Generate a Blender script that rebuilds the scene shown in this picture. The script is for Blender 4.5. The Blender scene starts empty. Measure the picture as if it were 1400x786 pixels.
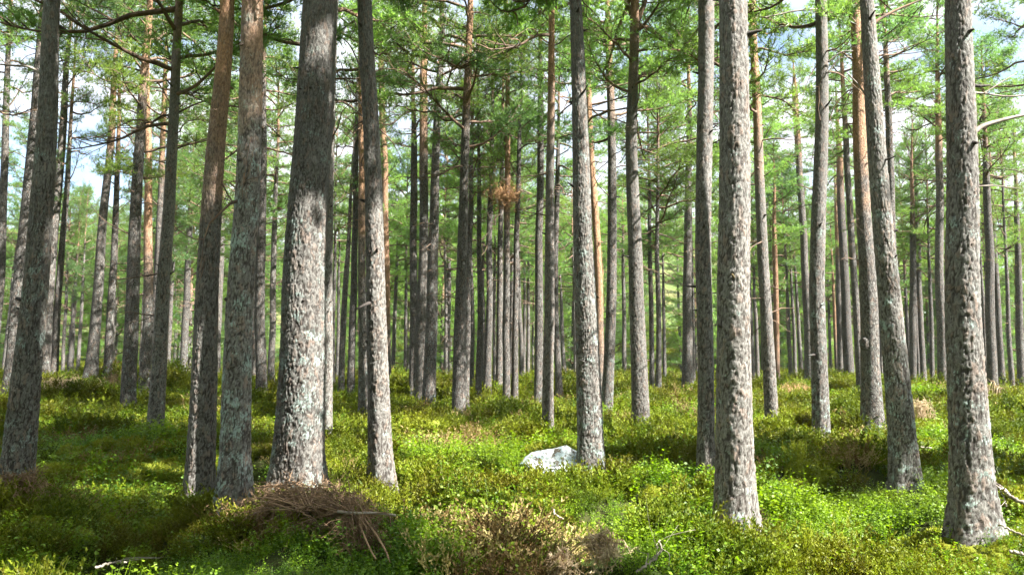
import bpy, bmesh, math
import numpy as np
from mathutils import Vector, Matrix, Quaternion

S = bpy.context.scene
COL = S.collection
RNG = np.random.default_rng(11)
R = math.radians
HAZE = .00015

# ------------------------------------------------------------------ noise
def _hash(ix, iy, iz, seed):
    h = (ix.astype(np.int64) * 374761393 + iy.astype(np.int64) * 668265263 + iz.astype(np.int64) * 2147483647 + seed * 974634777) & 0xFFFFFFFF
    h = ((h ^ (h >> 13)) * 1274126177) & 0xFFFFFFFF
    h = (h ^ (h >> 16)) & 0xFFFFFFFF
    h = (np.asarray(h) * 2246822519) & 0xFFFFFFFF
    h = h ^ (h >> 15)
    return (h & 0xFFFFFF) / float(0xFFFFFF)

def vn(x, y, z=None, seed=0):
    x = np.asarray(x, float); y = np.asarray(y, float)
    z = np.zeros_like(x) if z is None else np.asarray(z, float)
    ix, iy, iz = np.floor(x).astype(np.int64), np.floor(y).astype(np.int64), np.floor(z).astype(np.int64)
    fx, fy, fz = x - ix, y - iy, z - iz
    fx, fy, fz = [f * f * (3 - 2 * f) for f in (fx, fy, fz)]
    r = 0
    for a in (0, 1):
        for b in (0, 1):
            for c in (0, 1):
                w = (fx if a else 1 - fx) * (fy if b else 1 - fy) * (fz if c else 1 - fz)
                r = r + w * _hash(ix + a, iy + b, iz + c, seed)
    return r

def fbm(x, y, z=None, o=3, seed=0):
    a, s, t = 0.5, 0.0, 0.0
    f = 1.0
    for i in range(o):
        s = s + a * vn(np.asarray(x) * f, np.asarray(y) * f, None if z is None else np.asarray(z) * f, seed + i * 17)
        t += a; a *= .5; f *= 2.03
    return s / t

def domes(x, y, cell, seed):
    """rounded cushions: one random dome per cell"""
    u, v = np.asarray(x, float) / cell, np.asarray(y, float) / cell
    u = u + (vn(u * 1.7, v * 1.7, seed=seed + 5) - .5) * .5; v = v + (vn(u * 1.7 + 9, v * 1.7, seed=seed + 6) - .5) * .5
    iu, iv = np.floor(u).astype(np.int64), np.floor(v).astype(np.int64); h = np.zeros(u.shape); z0 = np.zeros_like(iu)
    for a in (-1, 0, 1):
        for b in (-1, 0, 1):
            p, q = iu + a, iv + b
            du = p + _hash(p, q, z0, seed) - u; dv = q + _hash(p, q, z0, seed + 1) - v
            r = .5 + .45 * _hash(p, q, z0, seed + 2)
            h = np.maximum(h, (.25 + .75 * _hash(p, q, z0, seed + 3)) * np.sqrt(np.clip(1 - (du * du + dv * dv) / (r * r), 0, 1)))
    return h

def sstep(a, b, x):
    t = np.clip((x - a) / (b - a), 0, 1)
    return t * t * (3 - 2 * t)

# ------------------------------------------------------------------ camera
F = 1089.0                 # focal length in pixels of the 1400 x 786 picture
PITCH = R(5.87)
EYE = 1.5
cp, sp = math.cos(PITCH), math.sin(PITCH)
cam = bpy.data.cameras.new('camera'); camo = bpy.data.objects.new('camera', cam); COL.objects.link(camo)
cam.sensor_width = 36; cam.lens = F / 1400 * 36
cam.clip_start = 0.05; cam.clip_end = 5000
camo.location = (0, 0, EYE); camo.rotation_euler = (R(90) + PITCH, 0, 0)
S.camera = camo

def ray(px, py):
    u = (px - 700) / F; v = (393 - py) / F
    return np.array([u, cp - v * sp, sp + v * cp])

def at(px, py, Y):
    d = ray(px, py)
    return np.array([0, 0, EYE]) + d * (Y / d[1])

def py_of(X, Y, Z):
    dz = Z - EYE
    return 393 - F * (-sp * Y + cp * dz) / (cp * Y + sp * dz)

# ------------------------------------------------------------------ terrain
DK = np.array([0, 4, 7, 10, 15, 20, 26, 32, 40, 50, 60, 70, 85, 110, 2000.])
DV = np.array([1.52, 1.48, 1.40, 1.40, 1.50, 1.55, 1.42, 1.28, 1.15, 1.08, 1.08, 1.25, 1.6, 1.7, 1.7])
_dd = np.linspace(0, 130, 1301)
_dv = np.interp(_dd, DK, DV)
_k = np.ones(41) / 41
_dv = np.convolve(np.pad(_dv, 20, mode='edge'), _k, 'valid')

HUMPS = [(-15.5, 28, 5.5, 5, .86), (16, 31, 7, 6, .28), (-3.5, 6.55, .55, .35, .10), (-4.2, 7.1, .5, .4, .16), (-5, 30, 3.5, 4, .25)]

def gbase(X, Y):
    X = np.asarray(X, float); Y = np.asarray(Y, float)
    d = np.clip(Y, 0, 129)
    z = EYE - .13 - np.interp(d, _dd, _dv)
    for hx, hy, sx, sy, hh in HUMPS:
        z = z + hh * np.exp(-((X - hx) / sx) ** 2 - ((Y - hy) / sy) ** 2)
    az = np.degrees(np.arctan2(X, np.maximum(Y, 1)))
    hf = 0.75 + 0.5 * np.exp(-((az - 9) / 9) ** 2) - 0.5 * sstep(18, 34, az) + .2 * np.exp(-((az + 8) / 7) ** 2)
    hill = sstep(88, 330, Y) * 46 * hf * (0.85 + .3 * fbm(X * .012, Y * .012, seed=5))
    return z + hill

def gz(X, Y):
    X = np.asarray(X, float); Y = np.asarray(Y, float)
    z = gbase(X, Y)
    n = (fbm(X * .42 + 3, Y * .42, o=3, seed=21) - .5) * .50 + domes(X, Y, 1.45, 70) * .52 + domes(X, Y, .62, 80) * .18 - .24
    n = n * (1 - .95 * np.exp(-((X - .55) / 1.1) ** 2 - ((Y - 10.3) / 1.6) ** 2) - .6 * np.exp(-((X - 2.0) / .9) ** 2 - ((Y - 6.3) / .7) ** 2))
    far = sstep(60, 160, Y)
    return z + n * (1 - far) + far * (fbm(X * .05, Y * .05, seed=41) - .5) * 4

def gp(px, py, lift=0.0):
    """where the ray through a picture point meets the ground"""
    d = ray(px, py)
    Ys = np.concatenate([np.linspace(2.5, 40, 1500), np.linspace(40, 200, 1500)])
    t = Ys / d[1]
    P = np.array([0, 0, EYE])[None] + d[None] * t[:, None]
    below = P[:, 2] < gz(P[:, 0], P[:, 1]) + lift
    i = int(np.argmax(below)) if below.any() else 1400
    return P[i]

# ------------------------------------------------------------------ mesh helpers
def make_mesh(name, V, faces, mats=(), smooth=True, attrs=None, mat_idx=None):
    """faces: list of (n, k) int arrays of one size each"""
    me = bpy.data.meshes.new(name)
    V = np.asarray(V, np.float32)
    faces = [np.asarray(f, np.int32) for f in faces if len(f)]
    nl = sum(f.size for f in faces); npoly = sum(len(f) for f in faces)
    me.vertices.add(len(V)); me.vertices.foreach_set('co', V.ravel())
    me.loops.add(nl); me.loops.foreach_set('vertex_index', np.concatenate([f.ravel() for f in faces]))
    me.polygons.add(npoly)
    st, o = [], 0
    for f in faces:
        st.append(o + np.arange(len(f)) * f.shape[1]); o += f.size
    me.polygons.foreach_set('loop_start', np.concatenate(st).astype(np.int32))
    me.polygons.foreach_set('use_smooth', np.full(npoly, smooth))
    if mat_idx is not None:
        me.polygons.foreach_set('material_index', np.asarray(mat_idx, np.int32))
    for m in mats: me.materials.append(m)
    me.update(calc_edges=True)
    for k, a in (attrs or {}).items():
        at_ = me.attributes.new(k, 'FLOAT', 'POINT'); at_.data.foreach_set('value', np.asarray(a, np.float32))
    return me

def link(name, me, parent=None, loc=(0, 0, 0)):
    o = bpy.data.objects.new(name, me); COL.objects.link(o); o.location = loc
    if parent is not None: o.parent = parent
    return o

def tag(o, label=None, cat=None, group=None, kind=None):
    if label: o['label'] = label
    if cat: o['category'] = cat
    if group: o['group'] = group
    if kind: o['kind'] = kind
    return o

class MB:
    """collects tubes and loose faces"""
    def __init__(s): s.V = []; s.Q = []; s.T = []; s.n = 0
    def tube(s, P, r, k=6, cap=True):
        P = np.asarray(P, float); r = np.broadcast_to(np.asarray(r, float), (len(P),))
        T = np.gradient(P, axis=0); T /= np.linalg.norm(T, axis=1, keepdims=True) + 1e-9
        ref = np.array([0, 0, 1.]) if abs(T[:, 2]).mean() < .8 else np.array([1., 0, 0])
        A = np.cross(T, ref); A /= np.linalg.norm(A, axis=1, keepdims=True) + 1e-9
        B = np.cross(T, A)
        th = np.arange(k) * 2 * np.pi / k
        V = P[:, None] + r[:, None, None] * (A[:, None] * np.cos(th)[None, :, None] + B[:, None] * np.sin(th)[None, :, None])
        n = len(P); i = np.arange(n - 1)[:, None] * k; j = np.arange(k)[None]
        j2 = (j + 1) % k
        q = np.stack([i + j, i + j2, i + k + j2, i + k + j], -1).reshape(-1, 4) + s.n
        s.V.append(V.reshape(-1, 3)); s.Q.append(q); b = s.n; s.n += n * k
        if cap:
            s.V.append(np.array([P[0], P[-1]])); c0, c1 = s.n, s.n + 1; s.n += 2
            jj = np.arange(k); j3 = (jj + 1) % k
            s.T.append(np.stack([np.full(k, c0), b + j3, b + jj], -1)); e = b + (n - 1) * k
            s.T.append(np.stack([np.full(k, c1), e + jj, e + j3], -1))
    def tris(s, V):                       # V (n,3,3)
        n = len(V); s.V.append(np.asarray(V).reshape(-1, 3)); s.T.append(np.arange(n * 3).reshape(-1, 3) + s.n); s.n += n * 3
    def quads(s, V):
        n = len(V); s.V.append(np.asarray(V).reshape(-1, 3)); s.Q.append(np.arange(n * 4).reshape(-1, 4) + s.n); s.n += n * 4
    def mesh(s, name, mats, smooth=True):
        f = []
        if s.Q: f.append(np.concatenate(s.Q))
        if s.T: f.append(np.concatenate(s.T))
        return make_mesh(name, np.concatenate(s.V), f, mats, smooth)

def unit(v): return v / (np.linalg.norm(v, axis=-1, keepdims=True) + 1e-9)

def smooth_line(P, n):
    """Catmull-Rom through the points"""
    P = np.asarray(P, float)
    if len(P) == 2: return P[0] + (P[1] - P[0]) * np.linspace(0, 1, n)[:, None]
    Q = np.vstack([2 * P[0] - P[1], P, 2 * P[-1] - P[-2]])
    t = np.linspace(0, len(P) - 1 - 1e-6, n); i = t.astype(int); f = (t - i)[:, None]
    a, b, c, d = Q[i], Q[i + 1], Q[i + 2], Q[i + 3]
    return .5 * ((2 * b) + (c - a) * f + (2 * a - 5 * b + 4 * c - d) * f ** 2 + (3 * b - a - 3 * c + d) * f ** 3)

# ------------------------------------------------------------------ materials
class NT:
    def __init__(s, name):
        s.m = bpy.data.materials.new(name); s.m.use_nodes = True
        s.t = s.m.node_tree; s.t.nodes.clear()
    def n(s, typ, **kw):
        nd = s.t.nodes.new(typ)
        for k, v in kw.items():
            if k.startswith('i_'): nd.inputs[k[2:].replace('_', ' ')].default_value = v
            else: setattr(nd, k, v)
        return nd
    def l(s, a, b): s.t.links.new(a, b)
    def put(s, sock, v):
        if isinstance(v, bpy.types.NodeSocket): s.l(v, sock)
        else: sock.default_value = v
    def math(s, op, a, b=0.0, c=0.0, clamp=False):
        nd = s.n('ShaderNodeMath', operation=op, use_clamp=clamp)
        s.put(nd.inputs[0], a); s.put(nd.inputs[1], b); s.put(nd.inputs[2], c)
        return nd.outputs[0]
    def mix(s, f, a, b, blend='MIX'):
        nd = s.n('ShaderNodeMix', data_type='RGBA', blend_type=blend)
        s.put(nd.inputs[0], f); s.put(nd.inputs[6], a); s.put(nd.inputs[7], b)
        return nd.outputs[2]
    def ramp(s, v, lo, hi):
        nd = s.n('ShaderNodeMapRange', interpolation_type='SMOOTHSTEP')
        s.put(nd.inputs[0], v); nd.inputs[1].default_value = lo; nd.inputs[2].default_value = hi
        return nd.outputs[0]
    def noise(s, vec, scale, detail=4, rough=.55):
        nd = s.n('ShaderNodeTexNoise'); nd.inputs['Scale'].default_value = scale; nd.inputs['Detail'].default_value = detail
        nd.inputs['Roughness'].default_value = rough
        if vec is not None: s.l(vec, nd.inputs['Vector'])
        return nd
    def vor(s, vec, scale, feature='F1', rnd=1.0):
        nd = s.n('ShaderNodeTexVoronoi', feature=feature); nd.inputs['Scale'].default_value = scale; nd.inputs['Randomness'].default_value = rnd
        s.l(vec, nd.inputs['Vector']); return nd
    def mapping(s, vec, scale):
        nd = s.n('ShaderNodeMapping'); nd.inputs['Scale'].default_value = scale; s.l(vec, nd.inputs['Vector']); return nd.outputs[0]
    def obj_coord(s): return s.n('ShaderNodeTexCoord').outputs['Object']
    def attr(s, name, typ='GEOMETRY'):
        return s.n('ShaderNodeAttribute', attribute_name=name, attribute_type=typ).outputs['Fac']
    def out(s, surf, disp=None):
        o = s.n('ShaderNodeOutputMaterial'); s.l(surf, o.inputs['Surface'])
        return s.m

def C(r, g, b): return (r, g, b, 1)

def bark_material(name, near):
    t = NT(name)
    P = t.obj_coord()
    w = t.noise(P, 9, 2)
    wv = t.n('ShaderNodeVectorMath', operation='MULTIPLY_ADD'); t.l(w.outputs['Color'], wv.inputs[0]); wv.inputs[1].default_value = (.05, .05, .05); t.l(P, wv.inputs[2])
    Q = t.mapping(wv.outputs[0], (1, 1, .36))
    z = t.n('ShaderNodeSeparateXYZ'); t.l(P, z.inputs[0]); z = z.outputs[2]
    if near:
        plate = t.attr('plate'); tint = t.attr('tint')
    else:
        Q2 = t.mapping(wv.outputs[0], (1, 1, .28))
        rn = t.noise(Q2, 22, 3, .5).outputs['Fac']
        rn = t.math('MULTIPLY', t.math('ABSOLUTE', t.math('SUBTRACT', rn, .5)), 2.0)
        ve = t.vor(Q, 24, 'DISTANCE_TO_EDGE')
        plate = t.math('MULTIPLY', t.ramp(rn, .0, .12), t.math('MULTIPLY_ADD', t.ramp(ve.outputs['Distance'], 0.0, .14), .5, .5))
        vc = t.vor(Q, 24); sep = t.n('ShaderNodeSeparateColor'); t.l(vc.outputs['Color'], sep.inputs[0]); tint = sep.outputs[0]
    n1 = t.noise(Q, 62, 5, .65).outputs['Fac']
    n2 = t.noise(P, 2.3, 3).outputs['Fac']
    n3 = t.noise(Q, 90, 3, .6).outputs['Fac']
    grey = t.mix(t.ramp(n1, .3, .7), C(.066, .059, .050), C(.182, .172, .153))
    grey = t.mix(t.math('MULTIPLY', t.ramp(tint, .6, 1.0), .45), grey, C(.22, .145, .105))
    grey = t.mix(t.math('MULTIPLY', t.ramp(n2, .5, .75), .3), grey, C(.30, .285, .255))
    # pale blue-green lichen flakes, thicker low on the bole
    lp = t.noise(P, 6.5, 3).outputs['Fac']; lq = t.noise(Q, 75, 5, .7).outputs['Fac']
    lz = t.math('MULTIPLY_ADD', z, -.018, .03)
    ls = t.math('ADD', t.math('ADD', t.math('MULTIPLY', lp, .75), t.math('MULTIPLY', lq, .75)), lz)
    ls = t.math('ADD', ls, t.attr('lichen', 'OBJECT'))
    lich = t.ramp(ls, .865, .925)
    lcol = t.mix(t.noise(P, 60, 2).outputs['Fac'], C(.17, .235, .21), C(.32, .38, .335))
    col = t.mix(t.math('MULTIPLY', lich, .85), grey, lcol)
    # orange flaking bark high up
    oz = t.math('SUBTRACT', t.math('ADD', z, t.math('MULTIPLY', t.math('SUBTRACT', n2, .5), 5.0)), t.attr('orange_start', 'OBJECT'))
    of = t.ramp(oz, -1.0, 2.2)
    oc = t.mix(t.ramp(n1, .35, .65), C(.19, .10, .055), C(.40, .23, .125))
    oc = t.mix(t.math('MULTIPLY', t.ramp(lq, .55, .68), .7), oc, C(.40, .33, .27))
    col = t.mix(of, col, oc)
    fis = t.math('MULTIPLY', t.ramp(t.math('SUBTRACT', 1.0, plate), .1, .8), t.math('SUBTRACT', 1.0, t.math('MULTIPLY', of, .6)))
    col = t.mix(t.math('MULTIPLY', fis, .9), col, C(.032, .025, .020))
    hsv = t.n('ShaderNodeHueSaturation'); t.l(col, hsv.inputs['Color'])
    oi = t.n('ShaderNodeObjectInfo').outputs['Random']
    t.l(t.math('MULTIPLY_ADD', oi, .4, .8), hsv.inputs['Value'])
    hgt = t.math('ADD', t.math('MULTIPLY', plate, .0 if near else 1.0), t.math('ADD', t.math('MULTIPLY', n1, .7), t.math('MULTIPLY', n3, .35)))
    b = t.n('ShaderNodeBump'); b.inputs['Strength'].default_value = .9; b.inputs['Distance'].default_value = .012 if near else .02
    t.l(hgt, b.inputs['Height'])
    p = t.n('ShaderNodeBsdfPrincipled'); t.l(hsv.outputs[0], p.inputs['Base Color']); p.inputs['Roughness'].default_value = .85
    p.inputs['Specular IOR Level'].default_value = .25
    t.l(b.outputs[0], p.inputs['Normal'])
    return t.out(p.outputs[0])

def twig_material(name, a, b, scale=12):
    t = NT(name); P = t.obj_coord()
    n = t.noise(P, scale, 4).outputs['Fac']
    col = t.mix(t.ramp(n, .3, .7), C(*a), C(*b))
    p = t.n('ShaderNodeBsdfPrincipled'); t.l(col, p.inputs['Base Color']); p.inputs['Roughness'].default_value = .85
    p.inputs['Specular IOR Level'].default_value = .2
    return t.out(p.outputs[0])

def leaf_material(name, cols, trans=.35, patch=.5, spec=.3, hvar=.03, vvar=.5, rough=.5, tcol=None):
    """cols: three colours, mixed by instance and by a slow patch noise in the world"""
    t = NT(name)
    oi = t.n('ShaderNodeObjectInfo').outputs['Random']
    pos = t.n('ShaderNodeNewGeometry').outputs['Position']
    n = t.noise(pos, patch, 3).outputs['Fac']
    f = t.noise(pos, 40, 1).outputs['Fac']
    col = t.mix(t.ramp(n, .35, .65), C(*cols[0]), C(*cols[1]))
    col = t.mix(t.math('MULTIPLY', t.ramp(t.math('ADD', t.math('MULTIPLY', oi, .6), t.math('MULTIPLY', f, .6)), .45, .95), .75), col, C(*cols[2]))
    h = t.n('ShaderNodeHueSaturation'); t.l(col, h.inputs['Color'])
    t.l(t.math('MULTIPLY_ADD', oi, hvar, .5 - hvar / 2), h.inputs['Hue'])
    t.l(t.math('MULTIPLY_ADD', oi, vvar, 1 - vvar / 2), h.inputs['Value'])
    p = t.n('ShaderNodeBsdfPrincipled'); t.l(h.outputs[0], p.inputs['Base Color']); p.inputs['Roughness'].default_value = rough
    p.inputs['Specular IOR Level'].default_value = spec
    tr = t.n('ShaderNodeBsdfTranslucent')
    g = t.n('ShaderNodeMix', data_type='RGBA', blend_type='MULTIPLY'); g.inputs[0].default_value = 1
    t.l(h.outputs[0], g.inputs[6]); g.inputs[7].default_value = C(*(tcol or (1.5, 1.45, .6)))
    t.l(g.outputs[2], tr.inputs['Color'])
    mx = t.n('ShaderNodeMixShader'); mx.inputs[0].default_value = trans
    t.l(p.outputs[0], mx.inputs[1]); t.l(tr.outputs[0], mx.inputs[2])
    return t.out(mx.outputs[0])

def ground_material():
    t = NT('ground_moss')
    pos = t.n('ShaderNodeNewGeometry').outputs['Position']
    n1 = t.noise(pos, .7, 5).outputs['Fac']; n2 = t.noise(pos, 9, 6, .7).outputs['Fac']; n3 = t.noise(pos, .05, 4).outputs['Fac']; n4 = t.noise(pos, .35, 5, .7).outputs['Fac']
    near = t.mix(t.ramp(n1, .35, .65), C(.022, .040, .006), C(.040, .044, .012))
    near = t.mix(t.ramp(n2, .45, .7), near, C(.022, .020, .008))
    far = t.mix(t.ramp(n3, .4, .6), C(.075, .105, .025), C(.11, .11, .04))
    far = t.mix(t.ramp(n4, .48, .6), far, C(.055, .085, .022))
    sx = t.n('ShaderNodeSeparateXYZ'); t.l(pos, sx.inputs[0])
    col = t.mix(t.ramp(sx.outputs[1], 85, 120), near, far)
    b = t.n('ShaderNodeBump'); b.inputs['Strength'].default_value = 1; b.inputs['Distance'].default_value = .05; t.l(n2, b.inputs['Height'])
    p = t.n('ShaderNodeBsdfPrincipled'); t.l(col, p.inputs['Base Color']); p.inputs['Roughness'].default_value = .95
    p.inputs['Specular IOR Level'].default_value = .1
    t.l(b.outputs[0], p.inputs['Normal'])
    return t.out(p.outputs[0])

def rock_material(name, white):
    t = NT(name); P = t.obj_coord()
    n = t.noise(P, 5, 6, .6).outputs['Fac']; m = t.noise(P, 13, 5, .65).outputs['Fac']; k = t.noise(P, 3, 4).outputs['Fac']
    a, b = (C(.40, .42, .41), C(.15, .19, .19)) if white else (C(.16, .17, .15), C(.10, .11, .09))
    col = t.mix(t.ramp(n, .44, .60), a, b)
    col = t.mix(t.math('MULTIPLY', t.ramp(m, .52, .57), t.ramp(k, .38, .50)), col, C(.05, .04, .025))
    col = t.mix(t.math('MULTIPLY', t.ramp(k, .60, .66), .7), col, C(.22, .27, .26))
    bp = t.n('ShaderNodeBump'); bp.inputs['Strength'].default_value = .7; bp.inputs['Distance'].default_value = .02; t.l(m, bp.inputs['Height'])
    p = t.n('ShaderNodeBsdfPrincipled'); t.l(col, p.inputs['Base Color']); p.inputs['Roughness'].default_value = .9
    t.l(bp.outputs[0], p.inputs['Normal'])
    return t.out(p.outputs[0])

M_BARK_NEAR = bark_material('bark_plated', True)
M_BARK = bark_material('bark', False)
M_LIMB = twig_material('limb_bark', (.065, .048, .038), (.20, .125, .08), 5)
M_DEAD = twig_material('dead_wood', (.13, .10, .08), (.30, .26, .22), 9)
M_PALE = twig_material('pale_dead_wood', (.20, .17, .13), (.36, .31, .25), 9)
M_HOOK = twig_material('olive_dead_wood', (.07, .055, .025), (.15, .10, .045), 9)
M_BROWN = twig_material('dry_brown_twigs', (.105, .066, .038), (.30, .19, .11), 7)
M_TAN = twig_material('dry_tan_twigs', (.30, .20, .11), (.58, .45, .29), 14)
M_BRACK = twig_material('dry_bracken', (.28, .14, .06), (.50, .32, .17), 14)
M_NEEDLE = leaf_material('pine_needles', ((.120, .195, .048), (.078, .162, .070), (.18, .235, .058)), trans=.62, patch=.18, hvar=.05, vvar=.3, spec=.5, rough=.38, tcol=(1.65, 1.75, .8))
M_BLAE = leaf_material('blaeberry_leaves', ((.060, .150, .008), (.115, .18, .007), (.20, .24, .012)), trans=.42, patch=.9, hvar=.04, vvar=.5, spec=.4, tcol=(1.8, 1.9, .5))
M_HEATH = leaf_material('heather_leaves', ((.056, .100, .006), (.105, .108, .008), (.185, .19, .012)), trans=.25, patch=1.1, hvar=.05, vvar=.5, spec=.15)
M_MOSS = leaf_material('moss_fronds', ((.13, .17, .015), (.17, .18, .02), (.22, .22, .03)), trans=.3, patch=1.0, hvar=.03, vvar=.4, spec=.1)
M_DRYH = leaf_material('dry_heather', ((.15, .10, .035), (.20, .14, .055), (.34, .26, .12)), trans=.2, patch=1.3, hvar=.03, vvar=.6, spec=.1, tcol=(1.2, 1.1, .8))

# ------------------------------------------------------------------ ground
def build_ground():
    th = np.concatenate([np.linspace(-52, 52, 521), np.linspace(53, 307, 128)])
    th = R(1) * th
    r = np.concatenate([[0.02], np.geomspace(1.0, 80, 330), np.geomspace(82, 2600, 90)])
    A, B = np.meshgrid(r, th, indexing='ij')
    X = A * np.sin(B); Y = A * np.cos(B)
    Z = gz(X, np.where(Y < 0, 0, Y)) + 0
    V = np.stack([X, Y, Z], -1).reshape(-1, 3)
    n, k = A.shape
    i = np.arange(n - 1)[:, None] * k; j = np.arange(k)[None]; j2 = (j + 1) % k
    q = np.stack([i + j, i + k + j, i + k + j2, i + j2], -1).reshape(-1, 4)
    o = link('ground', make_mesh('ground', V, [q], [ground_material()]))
    tag(o, kind='structure')
build_ground()

# ------------------------------------------------------------------ trunks
def trunk_mesh(name, cz, cx, cy, rz, rr, H, sides, dz, near, seed, stubs=0):
    """cz/cx/cy: centre line (relative to the foot), rz/rr: radius against height"""
    rng = np.random.default_rng(seed)
    if near:
        zs = np.concatenate([np.arange(-.35, near, dz), np.geomspace(near, H, 40)])
    else:
        zs = np.concatenate([np.arange(-.35, .8, max(dz * .5, .1)), np.arange(.8, H, dz), [H]])
    fine = np.linspace(-.6, H + .1, 400)
    sx = np.interp(fine, cz, cx); sy = np.interp(fine, cz, cy)
    kw = max(3, int(1.1 / (fine[1] - fine[0])) | 1); g = np.hanning(kw + 2)[1:-1]; g /= g.sum(); h = kw // 2
    def sm(a):
        a = np.concatenate([2 * a[0] - a[1:h + 1][::-1], a, 2 * a[-1] - a[-h - 1:-1][::-1]])
        return np.convolve(a, g, 'valid')
    sx, sy = sm(sx), sm(sy)
    wob = (fbm(fine * .35, fine * 0 + seed, o=2, seed=3) - .5) * .10 * sstep(0, 3, fine)
    wob2 = (fbm(fine * .35, fine * 0 + seed + 50, o=2, seed=4) - .5) * .10 * sstep(0, 3, fine)
    X0 = np.interp(zs, fine, sx + wob); Y0 = np.interp(zs, fine, sy + wob2)
    rad = np.interp(zs, rz, rr)
    th = np.arange(sides) * 2 * np.pi / sides
    Z, T = np.meshgrid(zs, th, indexing='ij')
    Rr = np.repeat(rad[:, None], sides, 1)
    zc = np.maximum(Z, -.1)
    nl = rng.integers(4, 7); ph = rng.random() * 6
    fl = .34 * np.exp(-zc / .2) + .26 * np.exp(-zc / .55)
    Rr = Rr * (1 + fl * (1 + .55 * np.cos(nl * T + ph + .6 * np.sin(2 * T)))) * (1 + .035 * np.cos(2 * T + ph * 2 + Z * .4))
    cxn, syn = np.cos(T), np.sin(T)
    lump = fbm(cxn * 1.6 + seed, syn * 1.6, Z * .9, o=3, seed=seed) - .5
    Rr = Rr * (1 + .10 * lump)
    attrs = {}
    if near:
        Rm = float(rad[len(rad) // 8])
        ax, ay = cxn * Rm, syn * Rm
        wx = (fbm(ax * 9, ay * 9, Z * 6, o=2, seed=seed + 1) - .5)
        # long meandering furrows, then cross cracks that cut the ridges into plates
        r1 = np.abs(fbm(ax * 38 + wx * 1.0, ay * 38 + wx * 1.0, Z * 8 + wx * .8, o=3, seed=seed + 2) - .5) * 2
        r2 = np.abs(fbm(ax * 40 + 7, ay * 40, Z * 15 + wx * 2, o=2, seed=seed + 3) - .5) * 2
        nu = max(9, int(round(2 * np.pi * Rm / .032))); hz = .065
        U = T / (2 * np.pi) * nu; W = Z / hz
        wu = (fbm(ax * 22, ay * 22, Z * 12, o=3, seed=seed + 1) - .5)
        U = U + wu * 2.0; W = W + wx * 2.2
        iu, iw = np.floor(U).astype(int), np.floor(W).astype(int)
        f1 = np.full(U.shape, 9.); f2 = np.full(U.shape, 9.); tint = np.zeros(U.shape)
        for a in (-1, 0, 1):
            for b in (-1, 0, 1):
                cu, cw = iu + a, iw + b; m = np.mod(cu, nu)
                du = cu + .5 + .95 * (_hash(m, cw, m * 0, seed) - .5) - U
                dw = cw + .5 + .95 * (_hash(m, cw, m * 0 + 7, seed) - .5) - W
                d = np.sqrt(du * du + dw * dw * .75)
                cl = d < f1
                f2 = np.where(cl, f1, np.minimum(f2, d)); tint = np.where(cl, _hash(m, cw, m * 0 + 3, seed), tint); f1 = np.where(cl, d, f1)
        pv = sstep(.0, .22, f2 - f1)
        plate = sstep(.0, .13, r1) * (1 - .55 * (1 - pv) * (r2 < .45)) * (.55 + .45 * sstep(.0, .12, r2))
        fade = np.interp(Z, [0, 3.0, 6.5, 20], [1, .85, .45, .3])
        fine_n = fbm(cxn * Rm * 55, syn * Rm * 55, Z * 32, o=2, seed=seed + 5) - .5
        amp = min(.014, .06 * Rm + .002)
        Rr = Rr + fade * amp * (plate - .6) + fade * amp * .55 * (tint - .5) * plate + .007 * fine_n * fade
        attrs = {'plate': 1 - (1 - plate) * fade, 'tint': tint}
    V = np.stack([X0[:, None] + Rr * cxn, Y0[:, None] + Rr * syn, Z], -1).reshape(-1, 3)
    n, k = Z.shape
    i = np.arange(n - 1)[:, None] * k; j = np.arange(k)[None]; j2 = (j + 1) % k
    q = np.stack([i + j, i + j2, i + k + j2, i + k + j], -1).reshape(-1, 4)
    nv = len(V)
    # short snapped stubs
    mb = MB()
    for s_ in range(stubs):
        z = rng.uniform(1.6, min(H * .55, 9)); a = rng.random() * 2 * np.pi
        c = np.array([np.interp(z, zs, X0), np.interp(z, zs, Y0), z]); r0 = np.interp(z, zs, rad)
        d = np.array([math.cos(a), math.sin(a), rng.uniform(-.3, .5)])
        L = rng.uniform(.02, .08) if rng.random() < .88 else rng.uniform(.1, .25)
        t = np.linspace(0, 1, 5)[:, None]
        P = c + d * (r0 * .8) + d * t * (L + r0 * .2) + np.array([0, 0, 1]) * (t ** 2) * L * rng.uniform(-.3, .5)
        rs = min(.018, r0 * .22) * rng.uniform(.5, 1.2)
        mb.tube(P, np.linspace(rs * 1.5, rs * .5, 5), 5)
    Vs, fs, at_ = [V], [q], {k_: [np.asarray(a).ravel()] for k_, a in attrs.items()}
    if stubs:
        sv = np.concatenate(mb.V); Vs.append(sv); fs.append(np.concatenate(mb.Q) + nv); fs.append(np.concatenate(mb.T) + nv)
        for k_ in at_: at_[k_].append(np.full(len(sv), .12))
    qs = [f for f in fs if f.shape[1] == 4]; ts = [f for f in fs if f.shape[1] == 3]
    F_ = [np.concatenate(qs)] + ([np.concatenate(ts)] if ts else [])
    me = make_mesh(name, np.concatenate(Vs), F_, [M_BARK_NEAR if near else M_BARK], True, {k_: np.concatenate(a) for k_, a in at_.items()})
    line = lambda z: np.array([np.interp(z, zs, X0), np.interp(z, zs, Y0), z])
    return me, line, lambda z: float(np.interp(z, zs, rad))

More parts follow.
